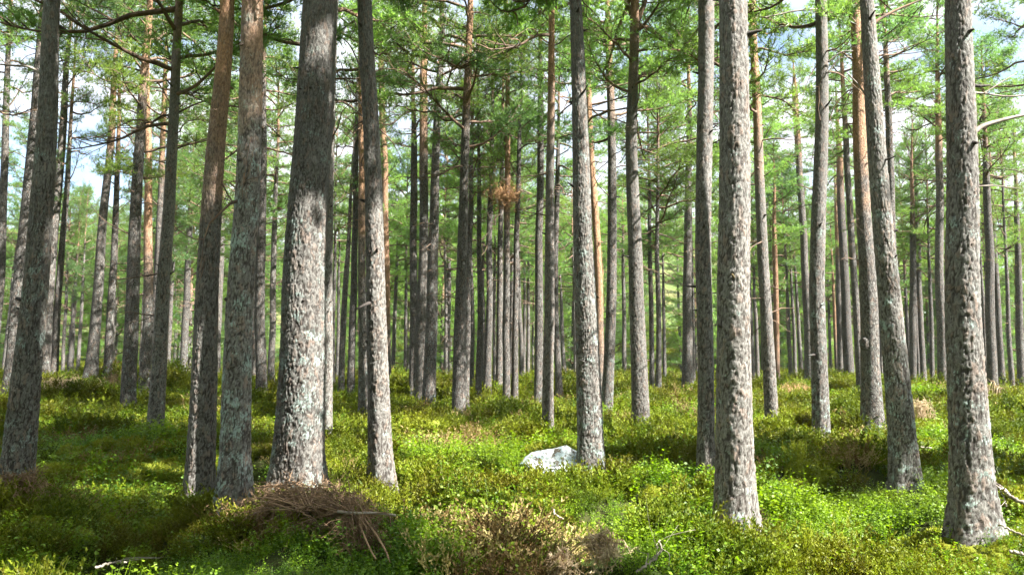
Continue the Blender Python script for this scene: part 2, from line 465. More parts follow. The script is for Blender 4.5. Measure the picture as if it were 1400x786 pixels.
# ------------------------------------------------------------------ crowns
def tufts(P, D, rng, nb=9, L=(.09, .15), W=.013):
    """needle bursts: P (n,3) places, D (n,3) directions -> (n*nb,3,3) blades"""
    n = len(P)
    D = unit(D)
    a = np.cross(D, np.array([.31, .27, .91])); a = unit(a); b = np.cross(D, a)
    th = rng.random((n, nb)) * 2 * np.pi; el = R(1) * rng.uniform(18, 78, (n, nb))
    d = D[:, None] * np.cos(el)[..., None] + (a[:, None] * np.cos(th)[..., None] + b[:, None] * np.sin(th)[..., None]) * np.sin(el)[..., None]
    l = rng.uniform(L[0], L[1], (n, nb))[..., None]
    s = unit(np.cross(d, rng.normal(size=(n, nb, 3)))) * W * .5
    p0 = P[:, None] + d * .01
    return np.stack([p0 - s, p0 + s, p0 + d * l], 2).reshape(-1, 3, 3)

def crown_proto(seed, H=8.0, Rm=2.5, nb=36, young=False, sub=7, bare=True, nblade=9, dens=1.22):
    rng = np.random.default_rng(seed)
    limbs = MB(); TP, TD = [], []
    skew = rng.uniform(0, 6.28)
    for i in range(nb):
        t = (i + rng.random() * .9) / nb
        z = H * (.02 + .95 * t ** .92)
        az = i * 2.399 + rng.normal() * .35
        prof = (1.0 - .72 * t) if young else ((.72 + .55 * math.sin(math.pi * min(1, (t + .15) * .8))) * (1 - t) ** .32)
        L = Rm * prof * rng.uniform(.55, 1.15) * (1 + .22 * math.cos(az - skew))
        L = max(L, .35)
        e0 = R(-6 + 48 * t + rng.normal() * 9); 
        if young: e0 = R(-4 + 45 * t + rng.normal() * 7)
        n = 8; p = np.array([0, 0, z]); pts = [p.copy()]; e = e0; aa = az
        for k in range(n):
            e += R(rng.normal() * 10 + (6 if k > 3 else -1)); aa += rng.normal() * .16
            e = min(e, R(75))
            p = p + np.array([math.cos(aa) * math.cos(e), math.sin(aa) * math.cos(e), math.sin(e)]) * L / n
            pts.append(p.copy())
        pts = np.array(pts)
        r0 = .012 + .013 * L
        fr = np.linspace(0, 1, n + 1)
        limbs.tube(pts, r0 * (1 - .78 * fr), 5, cap=False)
        live = not (bare and t < .2 and rng.random() < .3)
        ns = int(sub + L * 2.2)
        for s in range(ns):
            f = .28 + .74 * (s + rng.random()) / ns; f = min(f, .99)
            c = np.array([np.interp(f, fr, pts[:, q]) for q in range(3)])
            k = min(int(f * n), n - 1); d = unit(pts[k + 1] - pts[k])
            side = (1 if s % 2 else -1) * R(rng.uniform(28, 72))
            dd = np.array([d[0] * math.cos(side) - d[1] * math.sin(side), d[0] * math.sin(side) + d[1] * math.cos(side), d[2] * .35 + rng.uniform(-.06, .25)])
            dd = unit(dd); l2 = L * rng.uniform(.2, .46) * (1.15 - .5 * f) + .16
            m = 5; q = [c]; dv = dd.copy()
            for u in range(m):
                dv = unit(dv + rng.normal(size=3) * .17 + np.array([0, 0, .07])); q.append(q[-1] + dv * l2 / m)
            q = np.array(q)
            limbs.tube(q, np.linspace(r0 * .36, .004, m + 1), 3, cap=False)
            if live:
                nt = max(4, int(l2 / .055 * dens)); ff = .18 + .82 * rng.random(nt) ** .8
                g = np.linspace(0, 1, m + 1)
                base = np.stack([np.interp(ff, g, q[:, x]) for x in range(3)], 1)
                sp_ = rng.normal(size=(nt, 3)) * np.array([.12, .12, .035]); TP.append(base + sp_)
                TD.append(unit(sp_) * .8 + dv * .5 + np.array([0, 0, .55]))
    if bare:                                # dead, needle-less branches under the crown
        for i in range(10):
            z = -rng.random() ** 1.3 * 4.2; az = rng.random() * 6.28; L = rng.uniform(.5, 1.9) * (1 + z * .12); e = R(rng.uniform(-25, 30))
            p = np.array([0, 0, z]); pts = [p.copy()]
            for k in range(6):
                e += R(rng.normal() * 13 - 3); az += rng.normal() * .22
                p = p + np.array([math.cos(az) * math.cos(e), math.sin(az) * math.cos(e), math.sin(e)]) * L / 6; pts.append(p.copy())
            pts = np.array(pts); limbs.tube(pts, np.linspace(.006 + .009 * L, .004, 7), 4, cap=False)
            for s in range(rng.integers(1, 5)):
                k = rng.integers(2, 6); d = unit(pts[k] - pts[k - 1] + rng.normal(size=3) * .7); l2 = rng.uniform(.15, .5)
                q = smooth_line([pts[k], pts[k] + d * l2 * .5, pts[k] + d * l2 + rng.normal(size=3) * .08], 4)
                limbs.tube(q, np.linspace(.006, .003, 4), 3, cap=False)
    limbs.tube(np.array([[0, 0, -4.3 if bare else 0.], [0, 0, H * .5], [0, 0, H * .97]]), .008, 4)
    B = tufts(np.concatenate(TP), np.concatenate(TD), rng, nblade, (.10, .18) if not young else (.12, .2), .016)
    fol = MB(); fol.tris(B)
    return limbs.mesh('limbs', [M_LIMB]), fol.mesh('crown', [M_NEEDLE], False)

CROWNS = [crown_proto(100 + i, Rm=rm, nb=nb) for i, (rm, nb) in enumerate([(2.5, 36), (2.2, 32), (2.9, 40), (2.4, 30), (2.7, 38), (2.0, 30), (2.6, 34), (2.3, 36)])]
DENSE = [crown_proto(300 + i, Rm=rm, nb=46, nblade=15, dens=2.3, sub=9) for i, rm in enumerate((2.5, 2.3, 2.7))]  # extra-thick crowns for treetops out of view, made to deepen the shade
SPARSE = [crown_proto(330 + i, Rm=rm, nb=26, nblade=7, dens=.8) for i, rm in enumerate((2.3, 2.0))]
YOUNG = [crown_proto(200 + i, H=7.0, Rm=rm, nb=40, young=True, bare=False, nblade=8) for i, rm in enumerate((1.9, 2.3, 1.6))]

def put_crown(root, line, zc, H, idx, rng, rfac=1.0, lib=None):
    a, b = line(zc), line(H * .97)
    d = Vector(b - a).normalized()
    q = Vector((0, 0, 1)).rotation_difference(d)
    rot = q @ Quaternion((0, 0, 1), rng.random() * 6.28)
    s = (H - zc) / 7.8
    w = rfac * rng.uniform(.9, 1.15) * (.5 + .5 * s)
    lib = lib or CROWNS; lm, fm = lib[idx % len(lib)]
    for nm, me in (('limbs', lm), ('crown', fm)):
        o = link(nm, me, root, a); o.rotation_mode = 'QUATERNION'; o.rotation_quaternion = rot; o.scale = (w, w, s)

# ------------------------------------------------------------------ the catalogued pines
# (path of picture points foot -> up, width low, width at the last point, trunk diameter guess, options)
T = []
def tree(path, w0, w1, D, label=None, **kw): T.append(dict(path=path, w0=w0, w1=w1, D=D, label=label, **kw))
LAND = 'landmark'
# --- large pines
tree([(20, 668), (48, 390), (77, 0)], 37, 21, .29, 'dark leaning pine at the edge with lichened foot, its top tilting inwards', mark='the dark edge pine', lichen=.04)
tree([(175, 565), (181, 390), (197, 125), (203, 20)], 20, 9, .36, 'grey pine with sunlit foot standing alone on the rise, dark above', mark='the sunlit-foot pine', yc=250)
tree([(211, 610), (226, 390), (243, 150), (248, 20)], 20, 10, .25, 'slim dark pine with bent limbs high up, between two greater pines', mark='the slim bent-limb pine', yc=185, orange=7.5)
tree([(272, 660), (286, 390), (303, 100), (308, 0)], 33, 19, .29, 'reddish brown pine with flaking rust-orange bark towards its top', mark='the rust-topped pine', orange=3.7, lichen=-.10)
tree([(320, 705), (327, 390), (343, 90), (347, 0)], 35, 28, .30, 'pine with teal lichen crust below and smooth orange bark above', mark='the teal lichen pine', orange=3.7, lichen=.08)
tree([(406, 670), (417, 393), (443, 0)], 61, 48, .50, 'thickest pine of all, coarse plated bark behind the brown branch heap', mark='the thickest pine', zc=11, rfx=.7, lichen=.05, orange=8)
tree([(447, 607), (451, 380), (461, 20)], 13, 10, .25, 'white sunlit pine standing close behind the thickest pine')
tree([(523, 655), (513, 393), (509, 200), (502, 0)], 29, 20, .26, 'bleached pine with deep vertical cracks, just past the brown branch heap', mark='the bleached cracked pine', lichen=-.02)
tree([(497, 587), (493, 393), (491, 130)], 12, 9, .24, 'dark brown pine close behind the bleached cracked pine', orange=4)
tree([(626, 580), (631, 390), (638, 120), (641, 20)], 18, 9, .28, 'straight speckled grey pine with clear ground around its foot', mark='the straight speckled pine', yc=235)
tree([(585, 570), (591, 393), (599, 150), (602, 60)], 17, 9, .30, 'dark-footed pine with a pale bleached upper stem, of a close pair', yc=190)
tree([(575, 553), (579, 360), (581, 130)], 15, 11, .32, 'grey pine with sunlit flank, the further one of a close pair')
tree([(749, 597), (750, 393), (753, 0)], 15, 8, .21, 'pole-like brown pine rising right behind the white boulder', mark='the pole pine', orange=6.5, lichen=-.1)
tree([(809, 645), (801, 393), (791, 200), (783, 0)], 32, 16, .30, 'dark lichened pine standing at the end of the white boulder', mark='the boulder-side pine', lichen=.06)
tree([(829, 572), (836, 393), (838, 300), (832, 100)], 16, 10, .30, 'pale pine with crooked sunlit stem behind the boulder-side pine', orange=9, yc=200)
tree([(877, 593), (869, 393), (862, 190), (866, 20)], 22, 12, .32, 'grey pine whose top forks into twisted reddish limbs', mark='the fork-topped pine', yc=170, orange=8.2)
tree([(965, 668), (965, 393), (965, 0)], 20, 23, .28, 'straight pine half hidden by the thick pine with hooked dead branches', rfx=.55)
tree([(1006, 712), (996, 393), (996, 0)], 46, 38, .32, 'thick scaly pine with long hooked dead branches on its flank', mark='the hooked-branch pine', rfx=.5, zc=11.5, lichen=-.02, orange=7)
tree([(1056, 598), (1050, 450), (1042, 250), (1032, 0)], 18, 9, .24, 'slender leaning pine, brilliant white in full sun down to its foot', mark='the brilliant white pine', yc=170, lichen=-.05, orange=6)
tree([(1123, 612), (1119, 393), (1126, 100), (1126, 0)], 22, 15, .27, 'straight pine with grey-green lichened stem and a bare bough near the top', mark='the grey-green pine', rfx=0.7, lichen=.05)
tree([(1193, 590), (1186, 393), (1176, 200), (1170, 60)], 26, 15, .34, 'pine with a round burl on its stem, orange bark higher up', mark='the burl pine', yc=110, orange=5.2)
tree([(1240, 667), (1214, 393), (1192, 180), (1174, 0)], 32, 17, .28, 'strongly tilted pine with dark lichened bark and a rotten foot', mark='the tilted pine', rfx=0.6, lichen=.05)
tree([(1333, 732), (1314, 393), (1307, 0)], 45, 31, .29, 'stout pine half brilliant white half dark, deeply ridged flaring foot', mark='the half-white pine', rfx=.5, zc=12.5, lichen=.02)
# --- middle distance
tree([(8, 552), (26, 380), (61, 0)], 13, 13, .27, 'tall pine leaning close behind the dark edge pine')
tree([(58, 512), (66, 360), (79, 150)], 16, 9, .38)
tree([(74, 511), (83, 380), (92, 260)], 9, 7, .28)
tree([(124, 511), (135, 370), (150, 170)], 15, 9, .36, forked=True)
tree([(147, 509), (156, 380), (161, 260)], 11, 7, .32)
tree([(198, 535), (203, 380), (203, 120)], 14, 8, .34, orange=4)
tree([(209, 528), (215, 360), (223, 130)], 10, 7, .30)
tree([(250, 525), (255, 380), (258, 300)], 10, 8, .32)
tree([(295, 527), (300, 360), (303, 250)], 11, 8, .32)
tree([(358, 550), (357, 380), (362, 200)], 15, 9, .36)
tree([(370, 537), (373, 380), (375, 300)], 9, 7, .30)
tree([(466, 542), (469, 430), (473, 370)], 8, 7, .28)
tree([(479, 546), (483, 380), (486, 250)], 10, 8, .30)
tree([(531, 534), (527, 300), (521, 100)], 9, 9, .30, orange=2.5)
tree([(565, 546), (566, 380), (566, 230)], 11, 9, .32)
tree([(637, 556), (640, 380), (643, 280)], 8, 7, .28)
tree([(654, 552), (656, 380), (655, 280)], 8, 6, .28)
tree([(666, 550), (669, 380), (671, 270)], 10, 8, .30)
tree([(682, 550), (684, 380), (686, 250)], 9, 7, .28)
tree([(692, 558), (694, 380), (694, 200)], 10, 8, .28, 'pine with a rusty brown tangle of dead needles clumped high on it', broom=(690, 268), orange=6)
tree([(703, 558), (706, 380), (709, 250)], 9, 7, .28)
tree([(736, 558), (738, 380), (738, 180)], 12, 9, .28)
tree([(765, 551), (760, 430), (759, 360), (762, 260)], 9, 7, .26, crook=True)
tree([(821, 560), (818, 393), (806, 170)], 12, 9, .30, 'red-orange barked pine between the boulder-side pine and the pale crooked pine', orange=1.8)
tree([(892, 546), (890, 420), (889, 330)], 7, 6, .26)
tree([(900, 551), (900, 400), (900, 320)], 8, 6, .28)
tree([(940, 542), (939, 390), (941, 220)], 15, 9, .36, 'broad-footed grey pine seen just before the straight half-hidden pine')
tree([(1028, 534), (1023, 393), (1022, 280)], 10, 8, .32)
tree([(1063, 531), (1062, 430), (1061, 340)], 7, 7, .26, orange=1.0)
tree([(1107, 531), (1103, 393), (1087, 130)], 12, 8, .32)
tree([(1150, 523), (1146, 400), (1143, 300)], 8, 6, .30)
tree([(1162, 528), (1157, 393), (1152, 220)], 14, 9, .38)
tree([(1177, 546), (1168, 393), (1155, 200)], 10, 8, .28)
tree([(1226, 562), (1219, 393), (1208, 150)], 13, 9, .28, 'grey pine almost hidden behind the tilted pine')
tree([(1248, 532), (1247, 420), (1246, 340)], 10, 8, .34)
tree([(1263, 531), (1259, 420), (1257, 330)], 8, 7, .30)
tree([(1290, 532), (1283, 393), (1281, 190)], 13, 9, .36)
tree([(1357, 536), (1353, 393), (1348, 250)], 13, 9, .36)
tree([(1371, 534), (1364, 400), (1360, 320)], 8, 7, .30)
tree([(1397, 536), (1393, 420), (1391, 330)], 10, 8, .32)
tree([(-14, 520), (2, 380), (12, 160)], 12, 9, .30)
tree([(1436, 560), (1428, 300), (1421, 60)], 15, 11, .30, 'pine just past the half-white pine, its dark boughs hanging in from the edge', yc=120)
tree([(-66, 560), (-54, 300), (-44, 60)], 14, 10, .30, 'pine beyond the dark edge pine, only its boughs reaching into the picture', yc=150)
# --- thin far stems
for p, w, kw in [([(5, 508), (18, 385)], 7, {}), ([(46, 507), (56, 400)], 6, {}), ([(86, 506), (90, 410)], 5, {}), ([(95, 507), (102, 410)], 6, {}), ([(107, 507), (111, 410)], 5, {}),
                 ([(156, 507), (160, 420)], 4, {}), ([(229, 525), (237, 365)], 6, {}), ([(238, 525), (240, 450)], 4, {}), ([(263, 530), (271, 360)], 5, {}), ([(347, 535), (350, 380)], 6, {}),
                 ([(455, 541), (458, 370)], 6, {}), ([(461, 530), (463, 400)], 5, {}), ([(536, 524), (541, 380)], 6, {}), ([(554, 524), (556, 370)], 5, {}), ([(610, 528), (609, 370)], 5, {}),
                 ([(616, 526), (616, 430)], 4, {}), ([(645, 549), (645, 370)], 6, {}), ([(661, 546), (661, 420)], 5, {}), ([(676, 544), (676, 400)], 5, {}), ([(716, 524), (717, 380)], 5, {}), ([(722, 524), (722, 390)], 5, {}),
                 ([(728, 526), (729, 430)], 3, {}), ([(772, 518), (768, 430)], 6, {}), ([(787, 526), (785, 430)], 5, {}), ([(854, 521), (852, 370)], 6, {}), ([(909, 528), (907, 390)], 5, {}), ([(932, 525), (927, 390)], 4, {}),
                 ([(949, 536), (947, 420)], 5, {}), ([(1036, 526), (1032, 400)], 6, {}), ([(1043, 524), (1040, 390)], 4, {}), ([(1069, 531), (1066, 430)], 4, {}), ([(1082, 527), (1077, 410)], 6, {}), ([(1088, 526), (1083, 410)], 5, {}),
                 ([(1096, 525), (1090, 430)], 6, {}), ([(1145, 521), (1140, 400)], 5, dict(orange=2)), ([(1205, 531), (1198, 380)], 6, {}), ([(1256, 531), (1251, 420)], 5, {}), ([(1275, 532), (1271, 400)], 6, {}), ([(1349, 534), (1343, 400)], 6, {}),
                 ([(1384, 536), (1377, 420)], 7, {}), ([(1338, 534), (1335, 430)], 4, {}), ([(1135, 522), (1133, 420)], 4, {}), ([(1236, 528), (1232, 420)], 4, {}), ([(590, 524), (590, 420)], 4, {}), ([(1320, 530), (1316, 430)], 4, {})]:
    tree(p, w, w * .8, .27, **kw)

G_NEAR, G_MID, G_FAR = 'large pines standing across the heather', 'middle-sized pines along the slope', 'far pines beyond the crest'
FAR_LABEL = 'thin far pine stem standing in the dense stand along the skyline of heather'
ORD = ['first', 'second', 'third', 'fourth', 'fifth', 'sixth', 'seventh', 'eighth', 'ninth', 'tenth', 'eleventh', 'twelfth']
marks = sorted([(t['path'][0][0], t['mark']) for t in T if t.get('mark')])
mids = sorted([t for t in T if not t['label'] and t['w0'] >= 7.5], key=lambda t: t['path'][0][0])
cnt = {}
for t in mids:
    x = t['path'][0][0]; L = [m for m in marks if m[0] < x]; Rr_ = [m for m in marks if m[0] >= x]
    if L:
        k = L[-1][1]; cnt[k] = cnt.get(k, 0) + 1
        t['label'] = f"{ORD[cnt[k]-1]} middle-sized pine past {k}" + (f", before {Rr_[0][1]}" if Rr_ else ", at the frame's end")
    else:
        t['label'] = f"leaning middle-sized pine on the rise before {Rr_[0][1]}"

def fit_depth(t):
    dw = t['D'] * F / t['w0']
    x, y = t['path'][0]
    c = dw * np.geomspace(.62, 1.6, 160)
    X = np.array([at(x, y, d)[0] for d in c])
    yy = py_of(X, c, gbase(X, c) + .28)
    cost = np.abs(yy - y) / 6.0 + 2.0 * np.abs(np.log(c / dw))
    return float(c[np.argmin(cost)])

FEET = []
def build_tree(t, i):
    rng = np.random.default_rng(1000 + i)
    Y = t['Y']
    x0, y0 = t['path'][0]
    foot = at(x0, y0, Y); gzz = float(gz(foot[0], foot[1])); base = np.array([foot[0], Y, gzz - .02])
    pts = [at(px, py, Y) - base for px, py in t['path']]
    pts[0] = np.array([pts[0][0], 0, 0.])
    H = rng.uniform(15.5, 19.0); top = pts[-1]
    if Y < 18: H = max(H, top[2] + 8)
    slope = (pts[-1][0] - pts[-2][0]) / max(pts[-1][2] - pts[-2][2], .1)
    s0 = (pts[1][0] - pts[0][0]) / max(pts[1][2] - pts[0][2], .1)
    if t.get('yc'):
        t['zc'] = float(at(x0, t['yc'], Y)[2] - base[2]); H = max(t['zc'] + 8, top[2] + 2.5)
    elif Y > 17 and t['path'][-1][1] > 90:
        t['zc'] = float(np.clip(top[2] - .3, 6.0, 10.5)); H = max(t['zc'] + rng.uniform(6.2, 8.6), top[2] + 2)
    cz = [-.6] + [p[2] for p in pts] + [H + .2]
    cx = [-.6 * s0] + [p[0] for p in pts] + [top[0] + (H - top[2]) * slope * .75]
    yl = rng.normal() * .015
    cy = [z * yl for z in cz]
    D0 = t['w0'] * Y / F; D1 = t['w1'] * Y / F
    zt = max(top[2], 1.5)
    zc = t['zc'] if t.get('yc') else min(max(t.get('zc') or rng.uniform(6.4, 8.8), top[2] - 1.0), H - 6)
    if zt > zc + 2: D1 = D1
    rz = [-.6, 1.0, zt, max(zt + .5, H)]; rr = [D0 / 2, D0 / 2, D1 / 2, .012]
    if zt < zc:
        rz = [-.6, 1.0, zt, zc, H]; rr = [D0 / 2, D0 / 2, D1 / 2, min(D1 / 2, D0 * .33), .012]
    near = None
    if Y < 17.5:
        near = min(EYE + (505 - 0) / F * Y + 2.0 - gzz, H - 2); dz = .011 if Y < 11 else .018
        sides = int(np.clip(2 * np.pi * D0 / 2 / (.0095 if Y < 11 else .014), 48, 180))
    else:
        dz = .18 if Y < 30 else .4; sides = 20 if Y < 30 else 12
    me, line, rad = trunk_mesh('trunk', cz, cx, cy, rz, rr, H, sides, dz, near, 300 + i, stubs=(14 if Y < 30 else 6))
    root = bpy.data.objects.new('pine_tree', None); COL.objects.link(root); root.location = base; root.empty_display_size = .3
    big = t['w0'] >= 15 and t['label'] and 'middle' not in t['label']
    thin = not t['label']
    tag(root, t['label'] or FAR_LABEL, 'pine tree', G_FAR if thin else (G_NEAR if big else G_MID))
    o = link('trunk', me, root)
    o['orange_start'] = float(t.get('orange', rng.uniform(8.0, 12.5))); o['lichen'] = float(t.get('lichen', rng.uniform(-.05, .03)))
    put_crown(root, line, zc, H, int(rng.integers(0, 8)), rng, t['rf'], DENSE if Y < 12.5 else (SPARSE if t['nn'] < 2.0 and 18 < Y < 40 else None))
    FEET.append((base[0], Y, D0 * .62))
    t.update(root=root, base=base, line=line, rad=rad)
    return root
for t in T: t['Y'] = fit_depth(t); t['X'] = at(*t['path'][0], t['Y'])[0]
for t in T:
    d_ = sorted(math.hypot(t['X'] - o['X'], t['Y'] - o['Y']) for o in T if o is not t)
    t['nn'] = (d_[0] + d_[1]) * .5
    t['rf'] = t.get('rfx') or min(1.0, max(.58, (d_[0] + d_[1]) * .5 / 2.8))
for i, t in enumerate(T): build_tree(t, i)

def by_mark(s): return [t for t in T if t.get('mark') == s or (t['label'] or '').startswith(s)][0]

# dead branches that show on single pines: picture points, radii in metres
def bough(t, lines, mat, name='dead_branch', dy=-.12):
    mb = MB()
    for P, r0, r1 in lines:
        W = []
        for k, (px, py) in enumerate(P):
            W.append(at(px, py, t['Y'] + dy * (.6 + .4 * k)) - t['base'])
        L = smooth_line(W, 8 * len(W)); mb.tube(L, np.linspace(r0, r1, len(L)), 7)
    return link(name, mb.mesh(name, [mat]), t['root'])
h = by_mark('the hooked-branch pine')
bough(h, [([(1002, 146), (1009, 112), (1014, 60), (1011, 25), (1003, -20)], .024, .017), ([(1011, 25), (1024, 17), (1032, 11)], .012, .006), ([(1014, 57), (1023, 52), (1034, 43)], .012, .007)], M_HOOK)
bough(h, [([(1000, 185), (1008, 160), (1016, 135), (1018, 118), (1013, 104)], .02, .009)], M_HOOK)
bough(h, [([(996, 421), (1005, 417), (1008, 400), (1005, 384), (1001, 375)], .016, .01)], M_HOOK)
bough(h, [([(1004, 205), (1007, 225), (1006, 232)], .012, .008)], M_DEAD)
bough(h, [([(1006, 298), (1018, 285), (1030, 271)], .008, .004)], M_DEAD)
e = by_mark('the dark edge pine')
bough(e, [([(62, 104), (40, 92), (18, 90), (-4, 88)], .016, .009)], M_DEAD)
hw = by_mark('the half-white pine')
bough(hw, [([(1330, 182), (1345, 172), (1375, 163), (1415, 154)], .022, .012)], M_DEAD, dy=.08)
bough(hw, [([(1320, 126), (1345, 128), (1380, 132), (1420, 128)], .01, .005), ([(1345, 128), (1370, 112), (1390, 100)], .005, .003)], M_DEAD, dy=.15)
bough(hw, [([(1333, 255), (1360, 254), (1395, 258)], .007, .003)], M_DEAD, dy=.1)
g = by_mark('the grey-green pine')
bough(g, [([(1119, 13), (1090, 15), (1065, 20), (1045, 24)], .018, .008)], M_DEAD)
bough(g, [([(1132, 85), (1150, 72), (1166, 70)], .016, .008), ([(1132, 100), (1146, 82), (1162, 78)], .014, .008)], M_DEAD)
tl = by_mark('the tilted pine')
bough(tl, [([(1184, 40), (1205, 25), (1230, 12), (1260, 0)], .022, .01)], M_LIMB, dy=.1)
bough(tl, [([(1188, 138), (1175, 118), (1158, 100)], .012, .006)], M_DEAD)
bs = by_mark('the boulder-side pine')
bough(bs, [([(777, 205), (765, 212), (755, 216)], .010, .005)], M_DEAD)
fk = by_mark('the fork-topped pine')
bough(fk, [([(866, 30), (860, 12), (848, -6), (836, -30)], .06, .035), ([(868, 40), (876, 18), (882, 2), (886, -30)], .065, .04)], M_LIMB, 'fork_limb')
bough(fk, [([(858, 148), (830, 152), (805, 150), (792, 146)], .022, .008), ([(858, 132), (835, 138), (806, 148)], .018, .008)], M_LIMB)
bough(fk, [([(866, 90), (874, 110), (873, 135), (868, 152)], .02, .01)], M_LIMB)
tp = by_mark('the thickest pine')
bt = by_mark('bleached cracked') if False else by_mark('the bleached cracked pine')
bough(bt, [([(500, 112), (480, 65), (462, 48)], .012, .006), ([(500, 150), (478, 120), (466, 85)], .014, .006), ([(503, 165), (485, 150), (468, 140)], .01, .006)], M_DEAD, dy=.25)
sb = by_mark('the slim bent-limb pine')
bough(sb, [([(243, 172), (228, 158), (214, 163), (205, 172)], .025, .012)], M_LIMB)
bough(sb, [([(242, 155), (262, 145), (280, 138)], .02, .01), ([(236, 205), (258, 198), (285, 192)], .018, .008)], M_LIMB)
# the burl
bp_ = by_mark('the burl pine')
bm = bmesh.new(); bmesh.ops.create_icosphere(bm, subdivisions=4, radius=1)
c = at(1183, 470, bp_['Y'] - .09) - bp_['base']
for v in bm.verts:
    k = float(fbm(np.array([v.co.x * 2]), np.array([v.co.y * 2]), np.array([v.co.z * 2]), seed=8)[0])
    v.co = v.co * (.75 + .55 * k)
    v.co = Vector((v.co.x * .12, v.co.y * .12, v.co.z * .16)) + Vector(c)
me = bpy.data.meshes.new('burl'); bm.to_mesh(me); bm.free(); me.materials.append(M_BARK); me.polygons.foreach_set('use_smooth', [True] * len(me.polygons))
bo = link('burl', me, bp_['root']); bo['lichen'] = -.05; bo['orange_start'] = 12.0
# the tangle of dead needles
bt_ = [t for t in T if t.get('broom')][0]
rng = np.random.default_rng(5); mb = MB(); c = at(*bt_['broom'], bt_['Y'] - .1) - bt_['base']
for k in range(170):
    d = unit(rng.normal(size=3)) * np.array([.42, .3, .36]) * rng.uniform(.6, 1.1)
    a = c + rng.normal(size=3) * .1
    mb.tube(smooth_line([a, a + d * .5 + rng.normal(size=3) * .06, a + d + np.array([0, 0, .06])], 4), np.linspace(.010, .004, 4), 3, cap=False)
B = tufts(c + rng.normal(size=(320, 3)) * np.array([.26, .2, .2]), rng.normal(size=(320, 3)), rng, 8, (.08, .16), .016); mb.tris(B)
link('dead_needle_clump', mb.mesh('dead_needle_clump', [M_BRACK]), bt_['root'])

# ------------------------------------------------------------------ the stand behind (copies of a few pines)
def proto_tree(seed):
    rng = np.random.default_rng(seed)
    H = 17.0; zc = 8.3 + rng.uniform(-.6, .6); D = rng.uniform(.24, .34); sl = rng.normal() * .012
    cz = [-.6, 2, 6, H]; cx = [0, 0, rng.normal() * .10, H * sl]; cy = [0, 0, rng.normal() * .10, H * rng.normal() * .012]
    me, line, rad = trunk_mesh('trunk', cz, cx, cy, [-.6, 1, zc, H], [D / 2, D / 2, D * .33, .012], H, 10, .5, None, seed, stubs=5)
    return me, line, zc, H
PROTO = [proto_tree(700 + i) for i in range(6)]

def stand_tree(x, y, rng, label, group, hs=None, rf=1.05):
    me, line, zc, H = PROTO[int(rng.integers(0, 6))]
    z = float(gz(x, y)) - .05
    root = bpy.data.objects.new('pine_tree', None); COL.objects.link(root); root.location = (x, y, z); root.empty_display_size = .3
    zc_ = zc - rng.uniform(.5, 3.2) if hs is None else zc
    s = hs or rng.uniform(.88, 1.12); root.scale = (s * rng.uniform(.9, 1.15),) * 2 + (s,); root.rotation_euler[2] = rng.random() * 6.28
    tag(root, label, 'pine tree', group)
    o = link('trunk', me, root); o['orange_start'] = float(rng.uniform(7, 13)); o['lichen'] = float(rng.uniform(-.06, .02))
    put_crown(root, line, zc_, H, int(rng.integers(0, 8)), rng, rfac=rf, lib=DENSE if hs == 1.0 else None)
    return root

rng = np.random.default_rng(77)
placed = [(f[0], f[1]) for f in FEET]
def free(x, y, r): return all((x - a) ** 2 + (y - b) ** 2 > r * r for a, b in placed)
n = 0; tries = 0
while n < 106 and tries < 6000:                     # rows behind the crest
    tries += 1
    y = rng.uniform(44, 118); x = rng.uniform(-1, 1) * (.68 * y + 3)
    az = math.degrees(math.atan2(x, y))
    if az > 26 and rng.random() < .35: continue
    if abs(az - 10.8) < 1.3: continue
    if not free(x, y, 3.0): continue
    placed.append((x, y)); n += 1
    stand_tree(x, y, rng, FAR_LABEL, G_FAR)
n = 0; tries = 0
while n < 86 and tries < 6000:                     # bushy younger pines closing the view
    tries += 1
    y = 62 + 95 * rng.random() ** 1.2; x = rng.uniform(-1, 1) * (.68 * y + 4)
    az = math.degrees(math.atan2(x, y))
    if abs(az - 10.8) < 1.0: continue
    if not free(x, y, 2.6): continue
    placed.append((x, y)); n += 1
    lm, fm = YOUNG[int(rng.integers(0, 3))]
    root = bpy.data.objects.new('young_pine', None); COL.objects.link(root); root.location = (x, y, float(gz(x, y)) + .3); root.empty_display_size = .3
    s = rng.uniform(1.1, 2.1); root.scale = (s * 1.15, s * 1.15, s); root.rotation_euler[2] = rng.random() * 6.28
    tag(root, 'bushy young pine, green down to the ground, filling the far gaps between trunks', 'pine tree', 'young pines in the far gaps')
    mb = MB(); mb.tube(smooth_line([(0, 0, -.8), (.03, 0, 2), (0, .02, 5), (0, 0, 7.2)], 12), np.linspace(.11, .012, 12), 8)
    if 'YT' not in globals(): YT = mb.mesh('trunk', [M_BARK])
    o = link('trunk', YT, root); o['orange_start'] = 3.0; o['lichen'] = -.05
    link('limbs', lm, root); link('crown', fm, root)

# unseen pines added on the sunny side, placed so their crowns shade chosen spots
SUN_AZ, SUN_EL = R(117), R(46)
SUN = np.array([math.sin(SUN_AZ) * math.cos(SUN_EL), math.cos(SUN_AZ) * math.cos(SUN_EL), math.sin(SUN_EL)])
SHADE_LABEL = 'unseen tall pine added on the sunny side, its crown shading the heather'
SHADERS = []
def shade(px, py, zhit, rf):
    P = gp(px, py)
    q = P + SUN * ((zhit - P[2]) / SUN[2])
    SHADERS.append((q[0], q[1], rf))
for a in [(1240, 667, 12.2, .6), (120, 768, 9.6, .6), (300, 772, 8.5, .4), (300, 702, 10.2, .36), (1240, 640, 13.5, .75)]:
    shade(*a)
for x, y, rf in SHADERS: stand_tree(x, y, rng, SHADE_LABEL, 'unseen pines added for shade', hs=1.0, rf=rf)

